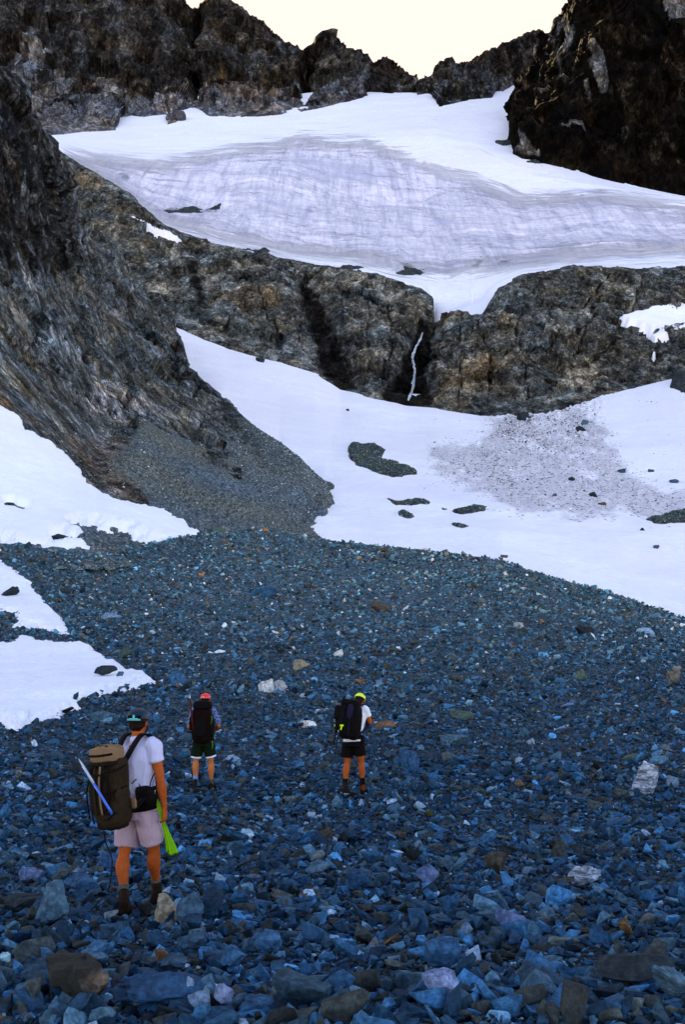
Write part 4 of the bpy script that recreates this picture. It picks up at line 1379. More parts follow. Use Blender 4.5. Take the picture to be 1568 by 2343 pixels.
stream('waterfall', [(967, 762, 2.5), (963, 776, 6), (953, 792, 5), (946, 808, 8), (944, 822, 5), (948, 838, 8), (950, 848, 4.5), (948, 862, 7.5), (946, 878, 9), (944, 893, 6), (938, 908, 7), (934, 918, 4)], 'face', 7, M_WATER, .4, 1)
0 and stream('waterfall_branch', [(946, 888, 3), (952, 898, 4), (953, 912, 4)], 'face', 4, M_WATER, .4, 2)
s = NT('bright_meltwater')
M_MELT = s.out((.86, .86, .9), None, .4, .4)
stream('meltwater', [(1080, 640, 3), (1085, 655, 4), (1080, 668, 5), (1083, 682, 4), (1080, 700, 2)], 'glacier', 3, M_MELT, .2, 3)
0 and stream('meltwater', [(876, 418, 1), (882, 440, 3), (893, 460, 5), (905, 478, 4), (914, 500, 1)], 'glacier', 6, M_MELT, .1, 4)

# ------------------------------------------------------------------ small tufts growing between the stones
s = NT('tuft_leaf')
M_TUFT = s.out(s.ramp(s.noise(s.coord(), 30, 3), [(.35, (.03, .035, .008)), (.65, (.13, .12, .02))]), None, .8)
TUFTS = [(944, 1832, 18, 'small olive grass tuft right of the yellow helmet hiker boots'), (984, 1868, 26, 'broad olive grass tuft in the middle scree, biggest of them'),
         (744, 1918, 30, 'brown green tuft between front hiker and yellow helmet hiker'), (1290, 1690, 16, 'tiny tuft at the right of the scree'),
         (950, 1585, 12, 'tiny tuft above the yellow helmet hiker arm'), (1390, 2010, 14, 'tiny tuft beside the silver white slab'),
         (1250, 2326, 40, 'dark brown tuft at the bottom right of centre'), (1455, 1690, 20, 'olive tuft near the right edge')]
for k_, (X, Y, wp, lb) in enumerate(TUFTS):
    p = hit('scree', X, Y)
    D = project(np.array(p[:]))[2]
    rr = wp * D / F / 2
    rt = random.Random(k_)
    V, Fs = [], []
    for b in range(150):
        a, q = rt.uniform(0, 6.28), rt.uniform(0, 1) ** .5
        bx_, by_ = math.cos(a) * q * rr * .8, math.sin(a) * q * rr * .6
        L = rr * rt.uniform(.7, 1.3) * (1.1 - .5 * q)
        dx, dy = math.cos(a) * L * .5 * q + rt.gauss(0, .15) * L, math.sin(a) * L * .5 * q
        wdt = rr * .035
        i0 = len(V)
        ca, sa = math.cos(a + 1.57) * wdt, math.sin(a + 1.57) * wdt
        V += [(bx_ - ca, by_ - sa, -rr * .1), (bx_ + ca, by_ + sa, -rr * .1), (bx_ + dx * .5 + ca, by_ + dy * .5 + sa, L * .6), (bx_ + dx * .5 - ca, by_ + dy * .5 - sa, L * .6), (bx_ + dx, by_ + dy, L)]
        Fs += [(i0, i0 + 1, i0 + 2, i0 + 3), (i0 + 3, i0 + 2, i0 + 4)]
    o = link('grass_tuft', py_mesh('grass_tuft', V, Fs, False), M_TUFT)
    o.location = p + Vector((0, 0, rr * .25))
    tag(o, lb, 'grass tuft', 'tufts between the stones')
# ------------------------------------------------------------------ the three hikers
def flatmat(name, col, rough=.8, noise=.25, sc=60, bump=.002, spec=.06):
    s = NT(name)
    n1 = s.noise(s.coord(), sc, 4, .6)
    n2 = s.noise(s.coord(), sc * .15, 4, .6)
    c = s.mix(1.0, col, s.ramp(s.math('ADD', s.math('MULTIPLY', n1, .5), s.math('MULTIPLY', n2, .5)), [(.35, 1 - noise), (.65, 1 + noise)]), 'MULTIPLY')
    return s.out(c, s.bump(n1, bump, .6), rough, spec)


MT = dict(
    skin=flatmat('tanned_skin', (.31, .064, .012), .6, .22, 25), skin2=flatmat('fair_skin', (.55, .25, .16), .55, .12, 40),
    skin3=flatmat('warm_skin', (.40, .12, .035), .6, .2, 40),
    tee=flatmat('white_cotton', (.46, .44, .60), .9, .06), tee2=flatmat('white_shirt', (.68, .66, .72), .9, .06),
    shorts=flatmat('lavender_shorts', (.33, .225, .27), .9, .10), green=flatmat('dark_green_shorts', (.004, .010, .004), .9, .2),
    black=flatmat('black_fabric', (.0035, .0022, .0022), .8, .4), blackg=flatmat('black_webbing', (.004, .0028, .0028), .7, .4),
    hair=flatmat('dark_hair', (.010, .004, .003), .6, .5, 200), boot=flatmat('brown_leather_boot', (.014, .006, .003), .8, .4),
    boot2=flatmat('dark_leather_boot', (.012, .007, .005), .7, .4), sole=flatmat('rubber_sole', (.006, .005, .005), .8, .2),
    sockg=flatmat('grey_sock', (.065, .065, .058), .95, .3), sockb=flatmat('pale_blue_sock', (.16, .20, .36), .95, .3), sockd=flatmat('black_sock', (.006, .004, .004), .95, .3),
    tan=flatmat('tan_pack_cloth', (.17, .10, .055), .85, .18), olive=flatmat('brown_pack_cloth', (.020, .012, .006), .85, .35), dolive=flatmat('dark_pack_cloth', (.009, .0055, .003), .85, .35),
    maroon=flatmat('dark_maroon_cloth', (.006, .0015, .0012), .85, .3), navy=flatmat('navy_cloth', (.012, .010, .03), .85, .3),
    red=flatmat('red_helmet_shell', (.65, .010, .006), .3, .03, spec=.5), yellow=flatmat('lime_yellow_helmet_shell', (.55, .72, .01), .35, .03, spec=.5),
    teal=flatmat('dark_blue_helmet_shell', (.006, .016, .034), .4, .1, spec=.15), tealr=flatmat('aqua_rim', (.10, .42, .40), .35, .1), hole=flatmat('vent_hole', (.002, .002, .002), .9, 0),
    lime=flatmat('lime_cloth', (.15, .36, .004), .8, .12), limeb=flatmat('lime_webbing', (.48, .78, .01), .7, .1),
    blue=flatmat('blue_shaft', (.03, .10, .50), .35, .1, spec=.5), steel=flatmat('grey_metal', (.33, .40, .50), .3, .15, spec=.6),
    wood=flatmat('red_brown_shaft', (.055, .008, .005), .5, .3), plaid=None, gold=flatmat('pale_sticker', (.5, .35, .16), .5, .2))
s = NT('blue_check_shirt')
wv = s.coord((1, 1, 1), (.3, .2, .1))
ck = s.n('ShaderNodeTexChecker', {'Vector': wv, 'Scale': 28, 'Color1': (.03, .05, .16, 1), 'Color2': (.15, .20, .38, 1)}).outputs[0]
MT['plaid'] = s.out(ck, None, .9)


def catmull(pts, n):
    P_ = [np.array(p, float) for p in pts]
    P_ = [2 * P_[0] - P_[1]] + P_ + [2 * P_[-1] - P_[-2]]
    out = []
    for i in range(1, len(P_) - 2):
        for j in range(n):
            t = j / n
            a, b, c, d = P_[i - 1:i + 3]
            out.append(.5 * ((2 * b) + (-a + c) * t + (2 * a - 5 * b + 4 * c - d) * t * t + (-a + 3 * b - 3 * c + d) * t ** 3))
    out.append(P_[-2])
    return out


def limb(pts, radii, up=None, n=4, seg=18, rnd=True):
    rr = [r if isinstance(r, (tuple, list)) else (r, r) for r in radii]
    q = catmull([list(p) + list(r) for p, r in zip(pts, rr)], n)
    ps = [Vector(a[:3]) for a in q]
    rs = [(max(a[3], .001), max(a[4], .001)) for a in q]
    if rnd:
        for end in (0, -1):
            p, r = ps[end], rs[end]
            nb = ps[1] if end == 0 else ps[-2]
            d = (p - nb).normalized()
            m = min(r)
            ext = [(p + d * m * math.sin(t), (r[0] * math.cos(t), r[1] * math.cos(t))) for t in (.5, .95, 1.3, 1.5)]
            for e_, r_ in ext:
                if end == 0: ps.insert(0, e_); rs.insert(0, r_)
                else: ps.append(e_); rs.append(r_)
    return tube_path(ps, rs, seg, True, up)


def superq(c, half, e=.35, yaw=0.0, n=14, axes=None, puff=0, seed=0):
    """rounded box / ellipsoid (e=1)"""
    V, Fs = [], []
    def sg(v, p): return math.copysign(abs(v) ** p, v)
    nu, nv = n * 2, n
    cy, sy = math.cos(yaw), math.sin(yaw)
    for i in range(nv + 1):
        v = -math.pi / 2 + math.pi * i / nv
        for j in range(nu):
            u = 2 * math.pi * j / nu
            p = np.array([half[0] * sg(math.cos(v), e) * sg(math.cos(u), e), half[1] * sg(math.cos(v), e) * sg(math.sin(u), e), half[2] * sg(math.sin(v), e)])
            V.append(p)
    for i in range(nv):
        for j in range(nu):
            j2 = (j + 1) % nu
            Fs.append((i * nu + j, i * nu + j2, (i + 1) * nu + j2, (i + 1) * nu + j))
    V = np.array(V)
    if puff:
        V = V * (1 + puff * fbm(V * 9 + seed, 3, seed)[:, None])
    if axes is not None:
        A = np.array([list(a) for a in axes])
        V = V @ A
    else:
        V = V @ np.array([[cy, sy, 0], [-sy, cy, 0], [0, 0, 1]])
    V = V + np.array(list(c))
    return [Vector(v) for v in V], Fs


def merge(pieces):
    V, Fs = [], []
    for a, b in pieces:
        o = len(V)
        V += list(a)
        Fs += [tuple(i + o for i in f) for f in b]
    return V, Fs


DG = None


def part(name, pieces, mat, parent, root, voxel=None, smooth=2, wr=0.0, wsc=14.0, cut=None):
    V, Fs = merge(pieces)
    V = [v - root for v in V]
    me = py_mesh(name, V, Fs)
    bm = bmesh.new(); bm.from_mesh(me)
    bmesh.ops.remove_doubles(bm, verts=bm.verts, dist=1e-5)
    bmesh.ops.recalc_face_normals(bm, faces=bm.faces)
    bm.to_mesh(me); bm.free()
    o = link(name, me, mat)
    if voxel:
        m = o.modifiers.new('r', 'REMESH'); m.mode = 'VOXEL'; m.voxel_size = voxel; m.use_smooth_shade = True
        m2 = o.modifiers.new('s', 'SMOOTH'); m2.factor = .5; m2.iterations = smooth
        dg = bpy.context.evaluated_depsgraph_get()
        me2 = bpy.data.meshes.new_from_object(o.evaluated_get(dg))
        o.modifiers.clear()
        o.data = me2
        me2.name = name
        if not me2.materials: me2.materials.append(mat)
        n = len(me2.vertices)
        co = np.zeros(n * 3); me2.vertices.foreach_get('co', co); co = co.reshape(-1, 3)
        if wr:
            no = np.zeros(n * 3); me2.vertices.foreach_get('normal', no); no = no.reshape(-1, 3)
            w_ = ridged(co * np.array([wsc, wsc, wsc * .45]) + 3.1, 3, 5, .5)
            co = co + no * (w_ * wr)[:, None]
            me2.vertices.foreach_set('co', co.ravel().astype(np.float32)); me2.update()
        me2.polygons.foreach_set('use_smooth', [True] * len(me2.polygons))
    if parent is not None:
        o.parent = parent
    return o


def ribbon(pts, width, thick, wdir):
    """flat strap following a path; wdir = direction of its width"""
    q = catmull([list(p) for p in pts], 6)
    V, Fs = [], []
    wd = Vector(wdir).normalized()
    for i, a in enumerate(q):
        p = Vector(a)
        t = (Vector(q[min(i + 1, len(q) - 1)]) - Vector(q[max(i - 1, 0)])).normalized()
        w_ = (wd - t * wd.dot(t)).normalized() * width / 2
        n_ = t.cross(w_).normalized() * thick / 2
        V += [p - w_ - n_, p + w_ - n_, p + w_ + n_, p - w_ + n_]
        if i:
            b = (i - 1) * 4
            for k in range(4):
                k2 = (k + 1) % 4
                Fs.append((b + k, b + k2, b + 4 + k2, b + 4 + k))
    Fs.append((3, 2, 1, 0)); e = len(V) - 4
    Fs.append((e, e + 1, e + 2, e + 3))
    return V, Fs


Z = Vector((0, 0, 1))


def hand(wrist, pdir, side, palm_n, s=1.0, curl=.9):
    """palm, four unequal fingers and a thumb; pdir = pointing, side = towards the thumb, palm_n = palm normal"""
    pdir, side, palm_n = Vector(pdir).normalized(), Vector(side).normalized(), Vector(palm_n).normalized()
    out = []
    base = Vector(wrist)
    kn = base + pdir * .088 * s
    out.append(limb([base - pdir * .02, base + pdir * .03 * s, base + pdir * .065 * s, kn], [(.026 * s, .019 * s), (.035 * s, .016 * s), (.041 * s, .015 * s), (.039 * s, .012 * s)], up=palm_n, n=3, seg=14))
    for k, (off, ln) in enumerate(((.030, .070), (.0105, .078), (-.010, .073), (-.029, .058))):
        p0 = kn + side * off * s - pdir * .012 * s
        d = pdir.copy()
        pts = [p0]
        ang = 0.25
        for j, fr in enumerate((.42, .33, .25)):
            dd = (pdir * math.cos(ang) + palm_n * math.sin(ang)).normalized()
            pts.append(pts[-1] + dd * ln * fr * s)
            ang += curl * (.85 if j == 0 else .6)
        out.append(limb(pts, [.0098 * s, .0092 * s, .0085 * s, .0072 * s], up=side, n=3, seg=10))
    t0 = base + pdir * .022 * s + side * .022 * s
    t1 = t0 + (pdir * .6 + side * .75 + palm_n * .25).normalized() * .036 * s
    t2 = t1 + (pdir * .9 + side * .15 + palm_n * .45).normalized() * .03 * s
    t3 = t2 + (pdir * .9 - side * .2 + palm_n * .45).normalized() * .024 * s
    out.append(limb([t0, t1, t2, t3], [.015 * s, .0125 * s, .011 * s, .0088 * s], up=palm_n, n=3, seg=10))
    return out


def head_pieces(c, f, r, s=1.0, nod=0.0):
    """skull, jaw, nose, ears, brows, lips; f looks forward, r right"""
    f = Vector(f); r = Vector(r)
    u = (Z * math.cos(nod) + f * math.sin(nod)).normalized()
    f = r.cross(-u).normalized() * 1.0
    if f.dot(Vector(r.cross(-Z))) < 0: f = -f
    A = (r, f, u)
    def q(x, y, z): return Vector(c) + (r * x + f * y + u * z) * s
    P_ = [superq(q(0, -.008, .025), (.076 * s, .093 * s, .088 * s), 1.0, axes=A), superq(q(0, .028, -.045), (.056 * s, .062 * s, .070 * s), .9, axes=A),
          superq(q(0, .072, -.095), (.024 * s, .022 * s, .018 * s), 1, axes=A),
          limb([q(0, .086, .02), q(0, .104, -.012), q(0, .112, -.028)], [.008 * s, .012 * s, .015 * s], up=r, seg=10),
          superq(q(0, .093, .033), (.05 * s, .012 * s, .010 * s), 1, axes=A), superq(q(0, .095, -.062), (.024 * s, .010 * s, .006 * s), 1, axes=A),
          superq(q(0, .092, -.072), (.021 * s, .010 * s, .006 * s), 1, axes=A)]
    for sd in (-1, 1):
        P_.append(superq(q(.078 * sd, -.008, -.012), (.011 * s, .018 * s, .031 * s), 1, axes=A))
        P_.append(superq(q(.031 * sd, .079, .012), (.015 * s, .011 * s, .010 * s), 1, axes=A))
        P_.append(superq(q(.04 * sd, .062, -.022), (.024 * s, .024 * s, .018 * s), 1, axes=A))
    return P_, q, A


def boot_pieces(gr, ang, dr, s=1.0):
    """gr = ground point under the heel/ankle, dr = toe direction"""
    dr = Vector(dr).normalized(); sd = dr.cross(Z).normalized()
    g = Vector(gr)
    up = [limb([g - dr * .035 * s + Z * .045 * s, g - dr * .03 * s + Z * .09, g - dr * .012 * s + Z * .14, Vector(ang)], [(.040 * s, .046 * s), (.042 * s, .048 * s), (.044 * s, .046 * s), (.048 * s, .05 * s)], up=dr, n=3, rnd=False),
          limb([g - dr * .055 * s + Z * .05 * s, g + dr * .03 * s + Z * .06 * s, g + dr * .11 * s + Z * .048 * s, g + dr * .17 * s + Z * .042 * s], [(.036 * s, .036 * s), (.041 * s, .045 * s), (.047 * s, .036 * s), (.038 * s, .028 * s)], up=Z, n=4)]
    sole = [limb([g - dr * .075 * s + Z * .014, g + dr * .02 * s + Z * .014, g + dr * .11 * s + Z * .014, g + dr * .195 * s + Z * .018], [(.040 * s, .016), (.037 * s, .014), (.051 * s, .015), (.036 * s, .014)], up=Z, n=4)]
    return up, sole


def wpt(j, d0):
    return Vector(W(j[0], j[1], d0 + j[2]))


def dome(c, half, A, cutz=-.15, n=20, lift=.0):
    """helmet shell: upper part of an ellipsoid with a rolled rim and an inner side"""
    V, Fs = [], []
    nu = n * 2
    rows = []
    z0 = cutz
    for i in range(n + 1):
        ph = math.pi / 2 - (math.pi / 2 - math.asin(z0)) * i / n
        rows.append((math.cos(ph), math.sin(ph)))
    rows += [(rows[-1][0] * 1.04, z0 - .05), (rows[-1][0] * .97, z0 - .09), (rows[-1][0] * .90, z0 + .02), (.6, .45), (.05, .8)]
    for rr_, zz in rows:
        for j in range(nu):
            a = 2 * math.pi * j / nu
            V.append(Vector(c) + A[0] * (half[0] * rr_ * math.cos(a)) + A[1] * (half[1] * rr_ * math.sin(a)) + A[2] * half[2] * (zz + lift * math.sin(a) * (1 - zz)))
    for i in range(len(rows) - 1):
        for j in range(nu):
            j2 = (j + 1) % nu
            Fs.append((i * nu + j, i * nu + j2, (i + 1) * nu + j2, (i + 1) * nu + j))
    return V, Fs


def band(c, half, A, z0, z1, a0, a1, grow=1.02, n=24, th=.012):
    """a strip of thickness th lying on an ellipsoid between two heights and two angles"""
    V, Fs = [], []
    m = 6
    for layer in (grow, grow + th / half[0]):
        for i in range(m + 1):
            z = z0 + (z1 - z0) * i / m
            r_ = math.sqrt(max(0, 1 - z * z))
            for j in range(n + 1):
                a = a0 + (a1 - a0) * j / n
                V.append(Vector(c) + (A[0] * (half[0] * r_ * math.cos(a)) + A[1] * (half[1] * r_ * math.sin(a)) + A[2] * half[2] * z) * layer)
    L = (m + 1) * (n + 1)
    def id_(l, i, j): return l * L + i * (n + 1) + j
    for i in range(m):
        for j in range(n):
            Fs.append((id_(1, i, j), id_(1, i, j + 1), id_(1, i + 1, j + 1), id_(1, i + 1, j)))
            Fs.append((id_(0, i, j), id_(0, i + 1, j), id_(0, i + 1, j + 1), id_(0, i, j + 1)))
    for j in range(n):
        Fs.append((id_(0, 0, j), id_(0, 0, j + 1), id_(1, 0, j + 1), id_(1, 0, j)))
        Fs.append((id_(0, m, j), id_(1, m, j), id_(1, m, j + 1), id_(0, m, j + 1)))
    for i in range(m):
        Fs.append((id_(0, i, 0), id_(1, i, 0), id_(1, i + 1, 0), id_(0, i + 1, 0)))
        Fs.append((id_(0, i, n), id_(0, i + 1, n), id_(1, i + 1, n), id_(1, i, n)))
    return V, Fs


def hiker(S):
    fl, fr = S['footL'], S['footR']
    gl = hit('scree', fl[0], fl[1]); gr = hit('scree', fr[0], fr[1])
    d0 = S.get('d0') or (gl.y + gr.y) / 2
    S['d0'] = d0
    yaw = S['yaw']
    f = Vector((math.sin(yaw), math.cos(yaw), 0)); r = Vector((math.cos(yaw), -math.sin(yaw), 0))
    J = {k: wpt(v, d0) for k, v in S['J'].items()}
    root = Vector(((gl.x + gr.x) / 2, (gl.y + gr.y) / 2, min(gl.z, gr.z)))
    S.update(f=f, r=r, P=J, root=root, gl=gl, gr=gr)
    k = S.get('k', 1.0)
    toeL, toeR = Vector(S['toeL']), Vector(S['toeR'])
    aL, aR = J['anL'], J['anR']
    pcs, q, A = head_pieces(J['head'], S.get('hf', f), S.get('hr', r), k, S.get('nod', 0))
    S['A'], S['q'] = A, q
    pcs.append(limb([J['neck'] - Z * .03, J['neck'] + Z * .03, J['head'] - A[2] * .05 - A[1] * .012], [(.066 * k, .062 * k), (.054 * k, .055 * k), (.056 * k, .06 * k)], up=f))
    torso = [J['pelvis'] + Z * .02, J['waist'], J['chest'], (J['shL'] + J['shR']) / 2 + Z * .0, J['neck']]
    pcs.append(limb(torso, [(.140 * k, .092 * k), (.135 * k, .095 * k), (.165 * k, .11 * k), (.13 * k, .085 * k), (.06 * k, .06 * k)], up=f, seg=24))
    for sd in 'LR':
        sh, el, wr, hp, kn = (J[n_ + sd] for n_ in ('sh', 'el', 'wr', 'hip', 'kn'))
        an = J['an' + sd]
        g = gl if sd == 'L' else gr
        pcs.append(limb([sh, sh + (el - sh) * .35, el + (sh - el) * .15, el], [.058 * k, .052 * k, .042 * k, .040 * k], up=f))
        pcs.append(limb([el, el + (wr - el) * .25, el + (wr - el) * .7, wr], [(.038 * k, .038 * k), (.046 * k, .044 * k), (.033 * k, .030 * k), (.026 * k, .021 * k)], up=f))
        pcs.append(limb([hp - Z * .02, hp + (kn - hp) * .5, kn + (hp - kn) * .12, kn], [.076 * k, .078 * k, .055 * k, .052 * k], up=f))
        cb = -f * .018 * k
        pcs.append(limb([kn, kn + (an - kn) * .28 + cb, kn + (an - kn) * .6 + cb * .5, an + (kn - an) * .08, an], [(.052 * k, .053 * k), (.064 * k, .067 * k), (.049 * k, .050 * k), (.034 * k, .036 * k), (.036 * k, .038 * k)], up=f))
        pcs.append(limb([an, g + Z * .06], [.036 * k, .034 * k], up=f))
        hd = S['hand' + sd]
        pcs += hand(wr, hd[0], hd[1], hd[2], 1.0 * k, hd[3])
    body = part('person', pcs, S['skin'], None, root, voxel=S['vox'], smooth=3)
    body.location = root
    tag(body, S['label'], 'person')
    if S.get('skinL'):
        pass
    # shirt
    tp = [limb([J['pelvis'] + Z * .04, J['waist'], J['chest'], (J['shL'] + J['shR']) / 2 + Z * .005, J['neck'] - Z * .01],
               [(.168 * k, .118 * k), (.155 * k, .112 * k), (.180 * k, .125 * k), (.145 * k, .10 * k), (.072 * k, .070 * k)], up=f, seg=28)]
    for sd in 'LR':
        sh, el = J['sh' + sd], J['el' + sd]
        e_ = sh + (el - sh) * S['sleeve']
        tp.append(limb([sh + (J['neck'] - sh) * .35, sh, sh + (e_ - sh) * .55, e_], [.062 * k, .070 * k, .066 * k, .068 * k], up=f, rnd=False))
    part('t_shirt', tp, S['shirt'], body, root, voxel=S['vox'] * 1.5, smooth=3, wr=.019, wsc=6.5)
    # shorts
    sp = [limb([J['waist'] - Z * .03, J['pelvis'] + Z * .02, J['pelvis'] - Z * .09], [(.150 * k, .112 * k), (.180 * k, .138 * k), (.178 * k, .140 * k)], up=f, rnd=False, seg=28)]
    for sd in 'LR':
        hp, hm = J['hip' + sd], J['hem' + sd]
        sp.append(limb([hp + Z * .04, hp + (hm - hp) * .4, hm], [(.100 * k, .110 * k), (.106 * k, .110 * k), (S['hemr'] * 1.04 * k, S['hemr'] * 1.08 * k)], up=f, rnd=False, seg=24))
    part('shorts', sp, S['shortsm'], body, root, voxel=S['vox'] * 1.5, smooth=3, wr=S.get('swr', .019), wsc=7.5)
    if S.get('hemband'):
        for sd in 'LR':
            hp, hm = J['hip' + sd], J['hem' + sd]
            dn = (hm - hp).normalized()
            part('hem_band', [limb([hm + dn * .0, hm + dn * .035], [S['hemr'] * k * .93] * 2, up=f, rnd=False, n=2)], MT['tee2'], body, root)
    for sd, g, toe in (('L', gl, toeL), ('R', gr, toeR)):
        an, kn = J['an' + sd], J['kn' + sd]
        ax = (kn - an).normalized()
        L_ = S['sock'][sd]
        part('sock', [limb([an - ax * .02, an + ax * L_ * .5, an + ax * L_], [.046 * k, .046 * k, .050 * k], up=f, rnd=False)], S['sockm'][sd], body, root, voxel=S['vox'] * 1.3, smooth=1, wr=.004, wsc=30)
        up_, so_ = boot_pieces(g + Z * .005, an + ax * .01, toe, k * .98)
        b = part('boot', up_, S['boot'], body, root, voxel=S['vox'] * 1.2, smooth=2, wr=.003, wsc=25)
        part('sole', so_, MT['sole'], b, root)
    # hair
    hp_ = [superq(q(0, -.022, .022), (.085 * k, .092 * k, .088 * k), 1, axes=A), superq(q(0, -.048, -.03), (.070 * k, .052 * k, S.get('hairlen', .055) * k), 1, axes=A)]
    part('hair', hp_, MT['hair'], body, root, voxel=.009, smooth=1, wr=.006, wsc=60)
    # helmet
    hc, hh = q(0, -.006, .045), (.098 * k, .122 * k, .088 * k)
    hm_ = part('helmet', [dome(hc, hh, A, -.12, lift=-.10)], S['helm'], body, root)
    S['hc'], S['hh'] = hc, hh
    ch = ribbon([q(.08, 0, .0), q(.075, .03, -.06), q(.03, .07, -.118), q(0, .078, -.128), q(-.03, .07, -.118), q(-.075, .03, -.06), q(-.08, 0, .0)], .016, .003, A[0] * 0 + A[1])
    part('chin_strap', [ch], MT['blackg'], hm_, root)
    return body, hm_


YN = R(35)
near = dict(footL=(284, 2100), footR=(362, 2076), yaw=YN, vox=.0062, skin=MT['skin'],
            label='nearest hiker in white T-shirt, lavender shorts and dark blue helmet, seen from behind',
            J=dict(head=(317, 1652, 0.02), neck=(314, 1692, 0), chest=(318, 1738, 0), waist=(320, 1800, .02), pelvis=(316, 1848, .03),
                   shL=(286, 1706, .13), shR=(352, 1709, -.10), elL=(276, 1782, .30), elR=(368, 1790, -.14), wrL=(292, 1840, .42), wrR=(376, 1850, -.10),
                   hipL=(298, 1866, .09), hipR=(336, 1866, -.03), knL=(283, 1958, .06), knR=(353, 1950, .10), anL=(283, 2044, -.06), anR=(357, 2022, .30),
                   hemL=(286, 1936, .08), hemR=(347, 1926, .04)),
            toeL=(.25, .97, 0), toeR=(.86, .5, 0), sleeve=.42, hemr=.098, shirt=MT['tee'], shortsm=MT['shorts'],
            sock=dict(L=.07, R=.06), sockm=dict(L=MT['sockg'], R=MT['sockg']), boot=MT['boot'], helm=MT['teal'],
            handL=((.1, .3, -.9), (.5, .8, 0), (.8, -.5, 0), .9), handR=((.05, .1, -1), (.3, .9, .1), (-.9, .3, 0), .75), hf=Vector((.30, .954, 0)), hr=Vector((.954, -.30, 0)))
b1, h1 = hiker(near)
hc, hh, A = near['hc'], near['hh'], near['A']
part('rim', [band(hc, hh, A, -.24, -.13, R(-122), R(-48), 1.03)], MT['tealr'], h1, near['root'])
part('rear_clip', [band(hc, hh, A, -.10, .26, R(-84), R(-76), 1.03, 4), band(hc, hh, A, -.16, -.04, R(-104), R(-60), 1.035, 8)], MT['tealr'], h1, near['root'])
part('vent', [band(hc, hh, A, -.04, .24, R(-118), R(-92), 1.015, 8, .006)], MT['hole'], h1, near['root'])
part('vent', [band(hc, hh, A, -.04, .24, R(-68), R(-44), 1.015, 8, .006)], MT['hole'], h1, near['root'])

# --- brown backpack of the nearest hiker
d0 = near['d0']
fN, rN = near['f'], near['r']
pc = Vector(W(252, 1803, d0 - .29))
tlt = (Z + rN * -.10 - fN * .02).normalized()
pr = (rN - tlt * rN.dot(tlt)).normalized(); pf = tlt.cross(pr).normalized()
if pf.dot(fN) < 0: pf = -pf
AX = (pr, pf, tlt)
def pk(x, y, z): return pc + pr * x + pf * y + tlt * z
bp = empty('backpack', pk(0, 0, -.36), 'bulky brown and tan backpack worn by the nearest hiker', 'backpack')
rt = bp.location.copy()
part('pack_body', [superq(pk(0, .0, .04), (.138, .105, .24), .58, axes=AX, n=20, puff=.16, seed=3), superq(pk(.02, .0, -.20), (.158, .135, .155), .7, axes=AX, n=16, puff=.18, seed=4)], MT['olive'], bp, rt, voxel=.009, smooth=2, wr=.013, wsc=10)
lid = part('lid', [superq(pk(-.01, -.01, .30), (.142, .122, .082), .55, axes=AX, n=18, puff=.14, seed=5)], MT['tan'], bp, rt, voxel=.009, smooth=1, wr=.009, wsc=10)
part('zip', [ribbon([pk(-.148, -.08, .30), pk(-.125, -.122, .297), pk(0, -.138, .293), pk(.10, -.128, .297), pk(.135, -.08, .30)], .020, .006, tlt)], MT['black'], lid, rt)
part('trim', [ribbon([pk(-.11, -.10, .368), pk(0, -.105, .378), pk(.10, -.10, .372)], .012, .006, tlt)], MT['black'], lid, rt)
part('lid_flap', [superq(pk(0, -.02, .215), (.145, .112, .028), .5, axes=AX, puff=.1, seed=8)], MT['dolive'], bp, rt)
part('front_pocket', [superq(pk(-.01, -.125, -.04), (.105, .035, .17), .5, axes=AX, n=16, puff=.12, seed=6)], MT['dolive'], bp, rt, voxel=.009, smooth=1, wr=.004)
for x in (-.03, .04):
    part('pack_strap', [ribbon([pk(x, -.145, .20), pk(x, -.172, .05), pk(x + .005, -.170, -.12), pk(x, -.15, -.22)], .022, .004, pr)], MT['tan'] if x > 0 else MT['olive'], bp, rt)
for x in (-.115, .12):
    part('pack_strap', [ribbon([pk(x, -.115, .24), pk(x, -.135, .08), pk(x, -.135, -.14), pk(x, -.11, -.30)], .018, .004, pr)], MT['blackg'], bp, rt)
for sd in (-1, 1):
    part('side_pocket', [superq(pk(.142 * sd, .0, -.13), (.035, .085, .13), .5, axes=AX, n=14, puff=.12, seed=9 + sd)], MT['olive'], bp, rt, voxel=.009, smooth=1, wr=.004)
part('side_panel', [superq(pk(.132, .035, .10), (.018, .07, .16), .5, axes=AX, n=12, puff=.1, seed=14)], MT['olive'], bp, rt)
part('base_cover', [superq(pk(.01, -.0, -.305), (.135, .11, .055), .5, axes=AX, puff=.08)], MT['dolive'], bp, rt)
J = near['P']
shR, neck = J['shR'], J['neck']
ss = shR + (neck - shR) * .52
part('shoulder_strap', [ribbon([pk(.06, .11, .16), pk(.07, .13, .22), ss - fN * .12 + Z * .02, ss - fN * .03 + Z * .082, ss + fN * .07 + Z * .055, ss + fN * .135 - Z * .06, ss + fN * .13 + rN * .05 - Z * .20, shR + fN * .06 - Z * .34 + rN * .02, shR - fN * .04 - Z * .38 + rN * .02, pk(.15, .10, -.22)], .062, .014, rN)], MT['blackg'], bp, rt)
shL = J['shL']; ss2 = shL + (neck - shL) * .52
part('shoulder_strap', [ribbon([pk(-.06, .11, .20), ss2 - fN * .12 + Z * .03, ss2 - fN * .03 + Z * .082, ss2 + fN * .07 + Z * .055, ss2 + fN * .135 - Z * .08, ss2 + fN * .12 - rN * .08 - Z * .25, pk(-.16, .10, -.22)], .062, .014, rN)], MT['blackg'], bp, rt)
wa = J['pelvis'] + Z * .055
def ell(a, rx, ry, z=0): return wa + rN * math.cos(a) * rx + fN * math.sin(a) * ry + Z * z
